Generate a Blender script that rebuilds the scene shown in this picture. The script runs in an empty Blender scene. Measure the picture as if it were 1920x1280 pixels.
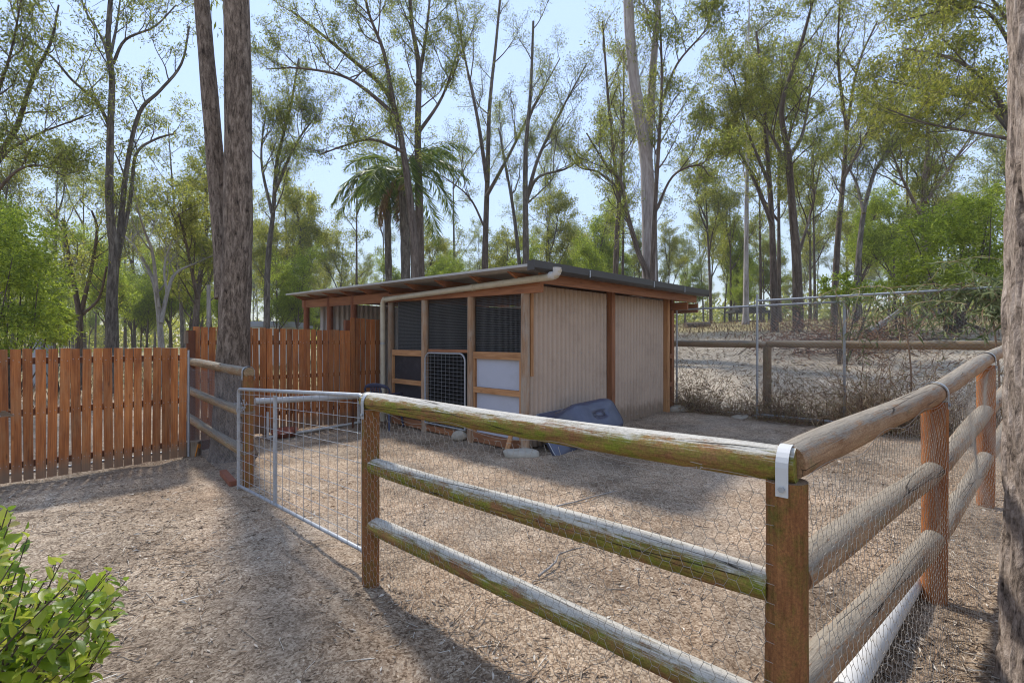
import bpy, math, random
import numpy as np
from mathutils import Vector, noise as mnoise

random.seed(7)
RNG = np.random.default_rng(7)
SC = bpy.context.scene
COL = SC.collection
R = math.radians

# ------------------------------------------------------------------ camera, sky, sun, exposure
CAM_H = 1.6
F = 907.0                                   # focal length in photo pixels (1920 wide)
cd = bpy.data.cameras.new("camera")
cd.lens = F / 1920 * 36
cd.sensor_width = 36
cd.clip_start = 0.05
cd.clip_end = 1500
cam = bpy.data.objects.new("camera", cd)
cam.location = (0, 0, CAM_H)
cam.rotation_euler = (R(90), 0, 0)
COL.objects.link(cam)
SC.camera = cam

SUN_EL, SUN_AZ = 49.0, -34.0                # azimuth measured from +Y towards +X
w = bpy.data.worlds.new("World")
SC.world = w
w.use_nodes = True
nt = w.node_tree
sky = nt.nodes.new("ShaderNodeTexSky")
sky.sky_type = 'NISHITA'
sky.sun_disc = False
sky.sun_elevation = R(SUN_EL)
sky.sun_rotation = R(SUN_AZ)
sky.air_density = 1.0
sky.dust_density = 0.0
sky.ozone_density = 1.4
nt.nodes["Background"].inputs[1].default_value = 0.15
# sky brightness is compressed alike in every direction, curbing glare and lifting the shade
lum = nt.nodes.new("ShaderNodeRGBToBW"); nt.links.new(sky.outputs[0], lum.inputs[0])
dv = nt.nodes.new("ShaderNodeMath"); dv.operation = 'DIVIDE'; nt.links.new(lum.outputs[0], dv.inputs[0]); dv.inputs[1].default_value = 1.85
pw = nt.nodes.new("ShaderNodeMath"); pw.operation = 'POWER'; nt.links.new(dv.outputs[0], pw.inputs[0]); pw.inputs[1].default_value = -0.84
sk = nt.nodes.new("ShaderNodeVectorMath"); sk.operation = 'SCALE'; nt.links.new(sky.outputs[0], sk.inputs[0]); nt.links.new(pw.outputs[0], sk.inputs[3])
tn = nt.nodes.new("ShaderNodeVectorMath"); tn.operation = 'MULTIPLY'; nt.links.new(sk.outputs[0], tn.inputs[0]); tn.inputs[1].default_value = (0.985, 0.945, 0.965)
hs = nt.nodes.new("ShaderNodeHueSaturation"); hs.inputs["Saturation"].default_value = 0.79
nt.links.new(tn.outputs[0], hs.inputs["Color"])
nt.links.new(hs.outputs[0], nt.nodes["Background"].inputs[0])

sd = bpy.data.lights.new("sun", 'SUN')
sd.energy = 2.0
sd.angle = R(4.5)
sd.color = (1.0, 0.965, 0.91)
so = bpy.data.objects.new("sun", sd)
sdir = Vector((math.sin(R(SUN_AZ)) * math.cos(R(SUN_EL)), math.cos(R(SUN_AZ)) * math.cos(R(SUN_EL)), math.sin(R(SUN_EL))))
so.rotation_euler = sdir.to_track_quat('Z', 'Y').to_euler()
so.location = (0, 0, 30)
COL.objects.link(so)

SC.view_settings.view_transform = 'Standard'
SC.view_settings.look = 'None'
SC.view_settings.exposure = 1.40
SC.view_settings.gamma = 1.0
SC.view_settings.use_curve_mapping = False
SC.render.engine = 'CYCLES'
SC.cycles.max_bounces = 6
SC.cycles.diffuse_bounces = 3
SC.cycles.transmission_bounces = 3
SC.cycles.transparent_max_bounces = 6
SC.cycles.use_denoising = True
SC.cycles.filter_width = 1.1

# ------------------------------------------------------------------ geometry helpers
def unit(v):
    v = np.asarray(v, float)
    return v / (np.linalg.norm(v) + 1e-12)

def px(u, v, d):
    """a photo pixel at distance d in front of the camera"""
    return np.array([(u - 960) / F * d, d, CAM_H + (640 - v) / F * d])

class Geo:
    """collects shapes and links them as one mesh; gc is a straightened local coordinate (z along the grain)"""
    def __init__(s):
        s.v, s.g, s.q, s.t, s.qs, s.ts, s.n = [], [], [], [], [], [], 0
    def add(s, v, g, quads=None, tris=None, smooth=False):
        v = np.asarray(v, float)
        s.v.append(v); s.g.append(np.asarray(g, float))
        if quads is not None and len(quads):
            s.q.append(np.asarray(quads, int) + s.n); s.qs.append(np.full(len(quads), smooth))
        if tris is not None and len(tris):
            s.t.append(np.asarray(tris, int) + s.n); s.ts.append(np.full(len(tris), smooth))
        s.n += len(v)
        return s
    def box(s, c, ex, ey, ez, taper=None):
        """box centred on c, half-axis vectors ex ey ez"""
        c, ex, ey, ez = (np.asarray(a, float) for a in (c, ex, ey, ez))
        sg = np.array([(x, y, z) for z in (-1, 1) for y in (-1, 1) for x in (-1, 1)], float)
        v = c + sg[:, :1] * ex + sg[:, 1:2] * ey + sg[:, 2:] * ez
        L = [np.linalg.norm(a) for a in (ex, ey, ez)]
        o = np.argsort(L)
        g = (sg * np.array(L))[:, o] + RNG.uniform(0, 50, 3)
        q = [(0, 2, 3, 1), (4, 5, 7, 6), (0, 1, 5, 4), (2, 6, 7, 3), (0, 4, 6, 2), (1, 3, 7, 5)]
        if np.dot(np.cross(ex, ey), ez) < 0:
            q = [f[::-1] for f in q]
        return s.add(v, g, q)
    def bar(s, a, b, wid, hei, up=(0, 0, 1)):
        a, b = np.asarray(a, float), np.asarray(b, float)
        d = unit(b - a)
        side = unit(np.cross(d, up)); u2 = np.cross(side, d)
        return s.box((a + b) / 2, d * np.linalg.norm(b - a) / 2, side * wid / 2, u2 * hei / 2)
    def tube(s, pts, rad, sides=10, caps=True, smooth=True, wob=0.0, goff=None):
        pts = np.asarray(pts, float); n = len(pts)
        rad = np.broadcast_to(np.asarray(rad, float), (n,))
        tan = np.gradient(pts, axis=0)
        tan /= np.linalg.norm(tan, axis=1)[:, None] + 1e-12
        ref = np.array([0, 0, 1.0]) if abs(tan[0][2]) < 0.8 else np.array([1.0, 0, 0])
        a1 = np.cross(tan, ref); bad = np.linalg.norm(a1, axis=1) < 1e-3
        a1[bad] = np.cross(tan[bad], [0.3, 1, 0.1])
        a1 /= np.linalg.norm(a1, axis=1)[:, None]
        a2 = np.cross(tan, a1)
        th = np.linspace(0, 2 * np.pi, sides, endpoint=False)
        rr = rad[:, None] * np.ones(sides)
        if wob:
            rr = rr * (1 + wob * np.array([[mnoise.noise(Vector((math.cos(t) * 1.5 + rad[0] * 99, math.sin(t) * 1.5, i * 0.35 + pts[0][0] * 7))) for t in th] for i in range(n)]))
        v = pts[:, None] + rr[..., None] * (np.cos(th)[None, :, None] * a1[:, None] + np.sin(th)[None, :, None] * a2[:, None])
        L = np.concatenate([[0], np.cumsum(np.linalg.norm(np.diff(pts, axis=0), axis=1))])
        off = RNG.uniform(0, 50, 3) if goff is None else np.asarray(goff)
        g = np.stack([rr * np.cos(th), rr * np.sin(th), np.repeat(L[:, None], sides, 1)], -1) + off
        i = np.arange(n - 1)[:, None] * sides; j = np.arange(sides)[None]; k = (j + 1) % sides
        q = np.stack([i + j, i + sides + j, i + sides + k, i + k], -1).reshape(-1, 4)
        v = v.reshape(-1, 3); g = g.reshape(-1, 3)
        s.add(v, g, q, smooth=smooth)
        if caps:
            for e, flip in ((0, 0), (n - 1, 1)):
                ring = v[e * sides:(e + 1) * sides]; gr = g[e * sides:(e + 1) * sides]
                vv = np.vstack([ring, pts[e]]); gg = np.vstack([gr, [off + [0, 0, L[e]]]])
                t = [(sides, a, (a + 1) % sides) if flip else (sides, (a + 1) % sides, a) for a in range(sides)]
                t = [x[::-1] for x in t]
                s.add(vv, gg, tris=t)
        return s
    def wires(s, P, Q, r, sides=3):
        P, Q = np.asarray(P, float), np.asarray(Q, float); m = len(P)
        d = Q - P; d /= np.linalg.norm(d, axis=1)[:, None] + 1e-12
        ref = np.where(np.abs(d[:, 2:]) > 0.9, [[1.0, 0, 0]], [[0, 0, 1.0]])
        a1 = np.cross(d, ref); a1 /= np.linalg.norm(a1, axis=1)[:, None] + 1e-12
        a2 = np.cross(d, a1)
        th = np.linspace(0, 2 * np.pi, sides, endpoint=False)
        r = np.broadcast_to(np.asarray(r, float), (m,))
        o = r[:, None, None] * (np.cos(th)[None, :, None] * a1[:, None] + np.sin(th)[None, :, None] * a2[:, None])
        v = np.concatenate([P[:, None] + o, Q[:, None] + o], 1).reshape(-1, 3)
        b = np.arange(m)[:, None] * 2 * sides; j = np.arange(sides)[None]; k = (j + 1) % sides
        q = np.stack([b + j, b + sides + j, b + sides + k, b + k], -1).reshape(-1, 4)
        return s.add(v, v, q, smooth=True)
    def leaves(s, P, D, L, W, fold=0.25):
        """diamond leaves: base P, direction D, length L, width W"""
        m = len(P)
        D = D / (np.linalg.norm(D, axis=1)[:, None] + 1e-12)
        rnd = RNG.normal(size=(m, 3))
        S = np.cross(D, rnd); S /= np.linalg.norm(S, axis=1)[:, None] + 1e-12
        N = np.cross(S, D)
        L = np.broadcast_to(L, (m,))[:, None]; W = np.broadcast_to(W, (m,))[:, None]
        mid = P + D * L * 0.45
        v = np.stack([P, mid + S * W / 2 + N * W * fold, P + D * L - N * L * 0.08, mid - S * W / 2 + N * W * fold], 1).reshape(-1, 3)
        b = np.arange(m)[:, None] * 4
        t = np.concatenate([b + [0, 1, 2], b + [0, 2, 3]], 1).reshape(-1, 3)
        return s.add(v, v, tris=t)
    def mesh(s, name, mat):
        me = bpy.data.meshes.new(name)
        if s.n == 0:
            return me
        v = np.concatenate(s.v); g = np.concatenate(s.g)
        q = np.concatenate(s.q) if s.q else np.zeros((0, 4), int)
        t = np.concatenate(s.t) if s.t else np.zeros((0, 3), int)
        me.vertices.add(len(v)); me.vertices.foreach_set("co", v.astype(np.float32).ravel())
        me.loops.add(4 * len(q) + 3 * len(t))
        me.loops.foreach_set("vertex_index", np.concatenate([q.ravel(), t.ravel()]).astype(np.int32))
        me.polygons.add(len(q) + len(t))
        st = np.concatenate([np.arange(len(q)) * 4, 4 * len(q) + np.arange(len(t)) * 3]).astype(np.int32)
        me.polygons.foreach_set("loop_start", st)
        sm = np.concatenate((s.qs if s.q else []) + (s.ts if s.t else []))
        me.polygons.foreach_set("use_smooth", sm.astype(bool))
        a = me.attributes.new("gc", 'FLOAT_VECTOR', 'POINT')
        a.data.foreach_set("vector", g.astype(np.float32).ravel())
        me.materials.append(mat)
        me.update(calc_edges=True)
        return me
    def build(s, name, mat, parent=None):
        o = bpy.data.objects.new(name, s.mesh(name, mat))
        COL.objects.link(o)
        if parent is not None:
            attach(o, parent)
        return o

def attach(o, parent):
    """parent without moving: meshes are written in world coordinates"""
    o.parent = parent
    loc = Vector((0, 0, 0)); p = parent
    while p is not None:
        loc += p.location; p = p.parent
    o.location = -loc if o.location.length < 1e-9 else o.location - loc

def tag(o, label=None, cat=None, group=None, kind=None):
    if label: o["label"] = label
    if cat: o["category"] = cat
    if group: o["group"] = group
    if kind: o["kind"] = kind
    return o

def thing(name, loc, label, cat, group=None):
    o = bpy.data.objects.new(name, None)
    o.location = tuple(float(c) for c in loc)
    o.empty_display_size = 0.2
    COL.objects.link(o)
    return tag(o, label, cat, group)

# ------------------------------------------------------------------ materials
class NT:
    def __init__(s, name):
        s.m = bpy.data.materials.new(name); s.m.use_nodes = True
        s.t = s.m.node_tree; s.b = s.t.nodes["Principled BSDF"]
        s.out = s.t.nodes["Material Output"]
    def n(s, typ, ins=None, **props):
        nd = s.t.nodes.new("ShaderNode" + typ)
        for k, v in props.items(): setattr(nd, k, v)
        for k, v in (ins or {}).items():
            if isinstance(v, bpy.types.NodeSocket): s.t.links.new(v, nd.inputs[k])
            else: nd.inputs[k].default_value = v
        return nd
    def gc(s): return s.n("Attribute", attribute_name="gc").outputs["Vector"]
    def pos(s): return s.n("NewGeometry").outputs["Position"]
    def scale(s, vec, sc): return s.n("Mapping", {"Vector": vec, "Scale": sc}).outputs[0]
    def noise(s, vec, scale, detail=4, rough=0.6, dist=0.0):
        return s.n("TexNoise", {"Vector": vec, "Scale": scale, "Detail": detail, "Roughness": rough, "Distortion": dist}).outputs["Fac"]
    def ramp(s, fac, stops, interp='LINEAR'):
        nd = s.n("ValToRGB", {"Fac": fac}); r = nd.color_ramp; r.interpolation = interp
        while len(r.elements) > 1: r.elements.remove(r.elements[-1])
        for i, (p, c) in enumerate(stops):
            e = r.elements[0] if i == 0 else r.elements.new(p)
            e.position = p
            e.color = (*c, 1) if hasattr(c, "__len__") else (c, c, c, 1)
        return nd.outputs["Color"]
    def mix(s, f, a, b, mode='MIX'):
        nd = s.n("Mix", data_type='RGBA', blend_type=mode)
        for k, v in ((0, f), (6, a), (7, b)):
            if isinstance(v, bpy.types.NodeSocket): s.t.links.new(v, nd.inputs[k])
            elif k == 0: nd.inputs[0].default_value = v
            else: nd.inputs[k].default_value = (*v, 1)
        return nd.outputs[2]
    def math(s, op, a, b=0.0):
        nd = s.n("Math", operation=op)
        for k, v in ((0, a), (1, b)):
            if isinstance(v, bpy.types.NodeSocket): s.t.links.new(v, nd.inputs[k])
            else: nd.inputs[k].default_value = v
        return nd.outputs[0]
    def orand(s): return s.n("ObjectInfo").outputs["Random"]
    def irand(s): return s.n("NewGeometry").outputs["Random Per Island"]
    def bright(s, col, f, lo, hi):
        k = s.n("MapRange", {"Value": f, "To Min": lo, "To Max": hi}).outputs[0]
        return s.mix(1.0, col, s.n("CombineColor", {0: k, 1: k, 2: k}).outputs[0], 'MULTIPLY')
    def fin(s, col=None, rough=0.8, bump=None, dist=0.01, strength=0.6, metal=0.0, spec=0.3):
        if col is not None:
            if isinstance(col, bpy.types.NodeSocket): s.t.links.new(col, s.b.inputs["Base Color"])
            else: s.b.inputs["Base Color"].default_value = (*col, 1)
        if isinstance(rough, bpy.types.NodeSocket): s.t.links.new(rough, s.b.inputs["Roughness"])
        else: s.b.inputs["Roughness"].default_value = rough
        s.b.inputs["Metallic"].default_value = metal
        s.b.inputs["Specular IOR Level"].default_value = spec
        if bump is not None:
            bn = s.n("Bump", {"Height": bump, "Distance": dist, "Strength": strength})
            s.t.links.new(bn.outputs[0], s.b.inputs["Normal"])
        return s.m

def muddy(m, c, hgt=0.42):
    """dried mud splashed up from the ground onto the foot of walls and boards"""
    p = m.pos(); z = m.n("SeparateXYZ", {0: p}).outputs[2]
    nz = m.noise(p, 9.0, 7, 0.75); st = m.noise(m.scale(p, (30, 30, 3)), 1.0, 5, 0.7)
    f = m.math('SUBTRACT', z, m.math('MULTIPLY', m.math('ADD', nz, m.math('MULTIPLY', st, 0.5)), hgt))
    return m.mix(m.ramp(f, [(0.0, 0.75), (0.16, 0.0)]), c, (0.2, 0.14, 0.09))

def wood(name, dark, mid, light, bumpd=0.004, var=0.35, rough=0.75, knots=True, wear=None, wearamt=0.5, mud=False):
    m = NT(name); g = m.gc(); r = m.orand()
    vv = m.n("VectorMath", {0: g, 1: m.n("CombineXYZ", {0: m.math('MULTIPLY', r, 31.0), 1: m.math('MULTIPLY', r, 17.0), 2: m.math('MULTIPLY', r, 77.0)}).outputs[0]}, operation='ADD').outputs[0]
    fine = m.noise(m.scale(vv, (90, 90, 2.2)), 1.0, 5, 0.65, 0.4)
    broad = m.noise(m.scale(vv, (9, 9, 1.3)), 1.0, 3, 0.6, 0.8)
    c = m.ramp(m.math('ADD', m.math('MULTIPLY', fine, 0.55), m.math('MULTIPLY', broad, 0.45)), [(0.33, dark), (0.5, mid), (0.66, light)])
    if knots:
        kn = m.n("TexVoronoi", {"Vector": m.scale(vv, (9, 9, 2.6)), "Scale": 1.0}).outputs["Distance"]
        c = m.mix(m.ramp(kn, [(0.0, 0.8), (0.12, 0.0)]), c, tuple(x * 0.45 for x in dark))
    if wear:
        wn = m.noise(m.scale(vv, (7, 7, 1.8)), 1.0, 6, 0.7)
        c = m.mix(m.ramp(wn, [(0.5 if wearamt < .7 else .42, 0.0), (0.62, wearamt)]), c, wear)
    c = m.bright(c, r, 1 - var, 1 + var)
    if mud: c = muddy(m, c, 0.16)
    return m.fin(c, rough, fine, bumpd, 0.7)

def log_mat(name, top, side_d, side_l, moss, mossamt, checks=True):
    """round rail: bleached on its weathered upper side, orange-brown below, mossy in patches"""
    m = NT(name); g = m.gc(); p = m.pos()
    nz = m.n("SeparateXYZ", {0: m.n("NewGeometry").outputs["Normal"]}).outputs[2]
    fine = m.noise(m.scale(g, (85, 85, 5.0)), 1.0, 7, 0.75, 0.8)
    mid = m.noise(m.scale(g, (17, 17, 4.5)), 1.0, 6, 0.72, 0.6)
    blot = m.noise(m.scale(g, (11, 11, 7)), 1.0, 8, 0.78)
    side = m.ramp(m.math('ADD', m.math('MULTIPLY', fine, 0.5), m.math('MULTIPLY', mid, 0.5)), [(0.34, side_d), (0.62, side_l)])
    mossc = m.ramp(fine, [(0.3, tuple(x * 0.45 for x in moss)), (0.7, moss)])
    mossf = m.ramp(m.math('ADD', m.math('MULTIPLY', blot, 0.7), m.math('MULTIPLY', mid, 0.3)), [(0.58 - 0.2 * mossamt, 0.0), (0.66 - 0.1 * mossamt, min(1, 0.35 + mossamt))])
    side = m.mix(mossf, side, mossc)
    spk = m.noise(g, 120.0, 5, 0.8)
    side = m.bright(side, m.ramp(spk, [(0.3, 0.0), (0.7, 1.0)]), 0.6, 1.45)
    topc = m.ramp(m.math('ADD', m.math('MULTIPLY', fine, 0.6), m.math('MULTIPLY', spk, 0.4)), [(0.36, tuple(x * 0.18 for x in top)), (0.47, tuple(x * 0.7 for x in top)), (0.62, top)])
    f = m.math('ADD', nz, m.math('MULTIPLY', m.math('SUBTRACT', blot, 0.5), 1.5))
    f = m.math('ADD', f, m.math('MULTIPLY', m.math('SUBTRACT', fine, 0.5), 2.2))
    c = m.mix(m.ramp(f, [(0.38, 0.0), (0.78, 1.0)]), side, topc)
    h = fine
    if checks:
        ck = m.n("TexVoronoi", {"Vector": m.scale(g, (17, 17, 0.55)), "Scale": 1.0}, feature='DISTANCE_TO_EDGE').outputs["Distance"]
        cf = m.ramp(ck, [(0.0, 1.0), (0.018, 0.0)])
        cf = m.mix(1.0, cf, m.ramp(m.noise(m.scale(g, (6, 6, 1.1)), 1.0, 2), [(0.52, 0.0), (0.58, 1.0)]), 'MULTIPLY')
        c = m.mix(cf, c, (0.03, 0.022, 0.016))
        h = m.math('SUBTRACT', fine, m.math('MULTIPLY', cf, 1.5))
    return m.fin(c, 0.85, h, 0.006, 0.8, spec=0.2)

def bark_mat(name, dark, mid, light, sx=14, sz=2.2, depth=0.03, flake=0.0):
    m = NT(name); g = m.gc()
    n1 = m.noise(m.scale(g, (sx, sx, sz)), 1.0, 6, 0.68, 0.6)
    n2 = m.noise(m.scale(g, (sx * 5, sx * 5, sz * 6)), 1.0, 4, 0.6)
    n3 = m.noise(m.scale(g, (2, 2, 0.6)), 1.0, 3, 0.6)
    h = m.math('ADD', m.math('MULTIPLY', n1, 0.75), m.math('MULTIPLY', n2, 0.25))
    c = m.ramp(h, [(0.36, dark), (0.5, mid), (0.64, light)])
    c = m.bright(c, n3, 0.6, 1.35)
    return m.fin(c, 0.9, h, depth, 0.9, spec=0.15)

def leaf_mat(name, c1, c2, c3, trans=0.35, rough=0.5, spec=0.3):
    m = NT(name); r = m.irand()
    n = m.noise(m.pos(), 0.55, 3, 0.6)
    f = m.math('ADD', m.math('MULTIPLY', r, 0.6), m.math('MULTIPLY', n, 0.55))
    c = m.ramp(f, [(0.2, c1), (0.55, c2), (0.85, c3)])
    m.fin(c, rough, spec=spec)
    tr = m.n("BsdfTranslucent", {"Color": m.bright(c, r, 1.2, 1.7)})
    mx = m.n("MixShader", {0: trans})
    m.t.links.new(m.b.outputs[0], mx.inputs[1]); m.t.links.new(tr.outputs[0], mx.inputs[2])
    m.t.links.new(mx.outputs[0], m.out.inputs[0])
    return m.m

def plain(name, col, rough=0.6, metal=0.0, spec=0.4, nscale=8.0, var=0.25, bump=0.0, grime=None, mud=False):
    m = NT(name); p = m.pos()
    n = m.noise(p, nscale, 6, 0.65)
    c = m.bright(m.mix(0.0, col, col), n, 1 - var, 1 + var)
    if grime:
        c = m.mix(m.ramp(m.noise(p, nscale * 0.6, 7, 0.75), [(0.5, 0.0), (0.68, 0.7)]), c, grime)
    if mud: c = muddy(m, c)
    return m.fin(c, rough, n if bump else None, bump or 0.01, 0.5, metal, spec)

M = {}
M['paling'] = wood("stained_paling", (0.15, 0.044, 0.013), (0.36, 0.115, 0.03), (0.54, 0.205, 0.06), 0.003, 0.3, 0.7, wear=(0.40, 0.2, 0.085), wearamt=0.4, mud=True)
M['fence_rail'] = wood("stained_fence_rail", (0.07, 0.024, 0.011), (0.14, 0.048, 0.02), (0.2, 0.075, 0.03), 0.003, 0.15)
M['lumber'] = wood("orange_lumber", (0.22, 0.1, 0.038), (0.42, 0.205, 0.085), (0.53, 0.3, 0.14), 0.003, 0.2)
M['beam'] = wood("red_brown_beam", (0.16, 0.06, 0.025), (0.28, 0.115, 0.05), (0.38, 0.165, 0.075), 0.003, 0.15)
M['round_post'] = wood("round_shed_post", (0.15, 0.078, 0.04), (0.32, 0.19, 0.105), (0.46, 0.31, 0.2), 0.005, 0.2, wear=(0.34, 0.29, 0.23), wearamt=0.8)
M['red_post'] = wood("stained_round_post", (0.11, 0.034, 0.014), (0.2, 0.068, 0.028), (0.27, 0.1, 0.045), 0.004, 0.15)
M['old_board'] = wood("old_board", (0.1, 0.065, 0.04), (0.2, 0.14, 0.09), (0.3, 0.23, 0.16), 0.004, 0.2)
M['rail_moss'] = log_mat("mossy_log", (0.6, 0.55, 0.46), (0.12, 0.045, 0.018), (0.38, 0.19, 0.08), (0.255, 0.265, 0.032), 0.85)  # sunlight on the upper side is put into the top tone, over real bleaching
M['rail_grey'] = log_mat("weathered_log", (0.34, 0.285, 0.215), (0.19, 0.085, 0.035), (0.42, 0.26, 0.14), (0.19, 0.17, 0.06), 0.25)
M['rail_tan'] = log_mat("tan_log", (0.3, 0.255, 0.19), (0.16, 0.085, 0.04), (0.36, 0.25, 0.14), (0.22, 0.19, 0.07), 0.4)
M['post_moss'] = log_mat("mossy_post", (0.3, 0.2, 0.12), (0.13, 0.045, 0.017), (0.32, 0.14, 0.05), (0.15, 0.13, 0.02), 0.5, False)
M['post_orange'] = log_mat("orange_post", (0.38, 0.28, 0.18), (0.19, 0.055, 0.016), (0.4, 0.155, 0.048), (0.2, 0.14, 0.05), 0.15, False)
M['galv'] = plain("galvanised_steel", (0.36, 0.37, 0.38), 0.45, 0.35, 0.5, 30, 0.18, grime=(0.25, 0.24, 0.23))
M['wire'] = plain("galvanised_wire", (0.36, 0.31, 0.25), 0.5, 0.3, 0.5, 20, 0.2)
M['wire_dark'] = plain("dark_wire", (0.25, 0.25, 0.25), 0.5, 0.4, 0.5, 20, 0.3)
M['mesh_dark'] = plain("aviary_mesh", (0.27, 0.27, 0.27), 0.5, 0.3, 0.5, 20, 0.2)
M['pvc'] = plain("white_pvc", (0.55, 0.53, 0.49), 0.45, 0, 0.4, 5, 0.1, grime=(0.45, 0.4, 0.32))
M['pvc_cream'] = plain("cream_pipe", (0.5, 0.44, 0.32), 0.5, 0, 0.4, 7, 0.15, grime=(0.36, 0.29, 0.19))
M['gutter'] = plain("charcoal_gutter", (0.05, 0.043, 0.038), 0.45, 0, 0.4, 6, 0.2)
M['roof'] = plain("roof_steel", (0.42, 0.4, 0.37), 0.5, 0.2, 0.4, 3, 0.2)
M['clad'] = plain("taupe_cladding", (0.48, 0.355, 0.26), 0.5, 0.0, 0.35, 2.5, 0.14, grime=(0.36, 0.26, 0.185), mud=True)
M['silver'] = plain("silver_cladding", (0.66, 0.66, 0.66), 0.45, 0.1, 0.5, 3, 0.2)
M['whiteboard'] = plain("white_board", (0.42, 0.43, 0.48), 0.5, 0, 0.4, 3, 0.08, grime=(0.35, 0.35, 0.37))
M['blackboard'] = plain("black_panel", (0.022, 0.024, 0.03), 0.4, 0, 0.5, 6, 0.4, grime=(0.06, 0.06, 0.07))
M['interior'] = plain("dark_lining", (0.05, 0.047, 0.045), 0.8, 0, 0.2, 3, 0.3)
M['tub'] = plain("navy_plastic", (0.065, 0.068, 0.1), 0.25, 0, 0.5, 3, 0.25, grime=(0.09, 0.09, 0.12))
M['chair'] = plain("navy_chair_plastic", (0.04, 0.045, 0.085), 0.45, 0, 0.4, 5, 0.15)
M['black'] = plain("black_hole", (0.006, 0.006, 0.006), 0.8)
M['stone'] = plain("pale_stone", (0.36, 0.31, 0.24), 0.9, 0, 0.2, 9, 0.35, 0.01)
M['concrete'] = plain("old_concrete", (0.38, 0.34, 0.27), 0.9, 0, 0.2, 14, 0.35, 0.01)
M['brick'] = plain("brick_red", (0.25, 0.1, 0.06), 0.9, 0, 0.2, 14, 0.3, 0.005)
M['terracotta'] = plain("terracotta", (0.28, 0.085, 0.045), 0.7, 0, 0.3, 8, 0.2)
M['orange'] = plain("orange_paint", (0.75, 0.27, 0.02), 0.5)
M['wall_white'] = plain("painted_wall", (0.72, 0.7, 0.66), 0.7, 0, 0.3, 1, 0.08)
M['roof_grey'] = plain("grey_roof", (0.3, 0.31, 0.33), 0.5, 0, 0.3, 1, 0.1)
M['glass'] = plain("dark_glass", (0.03, 0.035, 0.04), 0.1)
M['bark_dark'] = bark_mat("ironbark", (0.024, 0.017, 0.012), (0.165, 0.122, 0.09), (0.33, 0.26, 0.2), 26, 6.5, 0.03)
M['bark_right'] = bark_mat("rough_bark", (0.035, 0.024, 0.018), (0.27, 0.21, 0.165), (0.5, 0.41, 0.34), 24, 7.5, 0.025)
M['bark_grey'] = bark_mat("grey_bark", (0.045, 0.037, 0.031), (0.125, 0.105, 0.088), (0.24, 0.21, 0.18), 14, 2.6, 0.02)
M['bark_brown'] = bark_mat("brown_bark", (0.045, 0.032, 0.025), (0.11, 0.082, 0.064), (0.19, 0.15, 0.12), 12, 2, 0.02)
M['bark_pale'] = bark_mat("pale_gum_bark", (0.2, 0.165, 0.15), (0.36, 0.315, 0.295), (0.5, 0.46, 0.44), 5, 0.8, 0.006)
M['bark_blond'] = bark_mat("dead_pale_bark", (0.12, 0.1, 0.085), (0.27, 0.24, 0.21), (0.42, 0.39, 0.35), 9, 1.4, 0.01)
M['leaf_olive'] = leaf_mat("olive_gum_leaves", (0.086, 0.109, 0.016), (0.184, 0.213, 0.032), (0.322, 0.322, 0.063), 0.5)
M['leaf_grey'] = leaf_mat("grey_green_leaves", (0.081, 0.098, 0.030), (0.161, 0.184, 0.052), (0.265, 0.270, 0.081), 0.5)
M['leaf_warm'] = leaf_mat("yellow_olive_leaves", (0.103, 0.121, 0.016), (0.230, 0.247, 0.034), (0.380, 0.356, 0.063), 0.5)
M['leaf_bright'] = leaf_mat("bright_green_leaves", (0.103, 0.144, 0.014), (0.230, 0.293, 0.030), (0.380, 0.425, 0.046), 0.5)
M['leaf_lime'] = leaf_mat("lime_leaves", (0.1, 0.13, 0.01), (0.21, 0.25, 0.014), (0.33, 0.34, 0.03), 0.4)
M['leaf_bush'] = leaf_mat("glossy_bush_leaves", (0.05, 0.1, 0.016), (0.115, 0.185, 0.025), (0.22, 0.27, 0.04), 0.4, 0.3, 0.6)
M['leaf_palm'] = leaf_mat("palm_leaves", (0.05, 0.085, 0.016), (0.115, 0.165, 0.03), (0.2, 0.24, 0.04), 0.45, 0.45)
M['leaf_deadfrond'] = leaf_mat("dead_fronds", (0.14, 0.08, 0.03), (0.24, 0.15, 0.065), (0.32, 0.22, 0.11), 0.2)
M['leaf_vine'] = leaf_mat("vine_leaves", (0.06, 0.09, 0.025), (0.14, 0.17, 0.06), (0.26, 0.28, 0.13), 0.35)
M['leaf_red'] = leaf_mat("dying_red_leaves", (0.11, 0.04, 0.02), (0.22, 0.1, 0.055), (0.32, 0.2, 0.12), 0.25)
def litter_mat(name, cs):
    m = NT(name)
    c = m.ramp(m.irand(), [(i / (len(cs) - 1), c) for i, c in enumerate(cs)])
    return m.fin(c, 0.8, spec=0.25)
M['litter'] = litter_mat("fallen_leaves", [(0.1, 0.065, 0.04), (0.17, 0.115, 0.075), (0.26, 0.185, 0.125), (0.36, 0.275, 0.19), (0.24, 0.15, 0.085), (0.45, 0.37, 0.28), (0.6, 0.53, 0.43)])
M['litter_bank'] = litter_mat("bank_leaves", [(0.16, 0.12, 0.08), (0.34, 0.27, 0.19), (0.5, 0.42, 0.31), (0.6, 0.52, 0.4), (0.4, 0.29, 0.18), (0.68, 0.62, 0.52)])
M['drygrass'] = litter_mat("dry_stems", [(0.09, 0.05, 0.03), (0.22, 0.125, 0.07), (0.32, 0.2, 0.115), (0.42, 0.31, 0.18), (0.22, 0.18, 0.065)])

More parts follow.
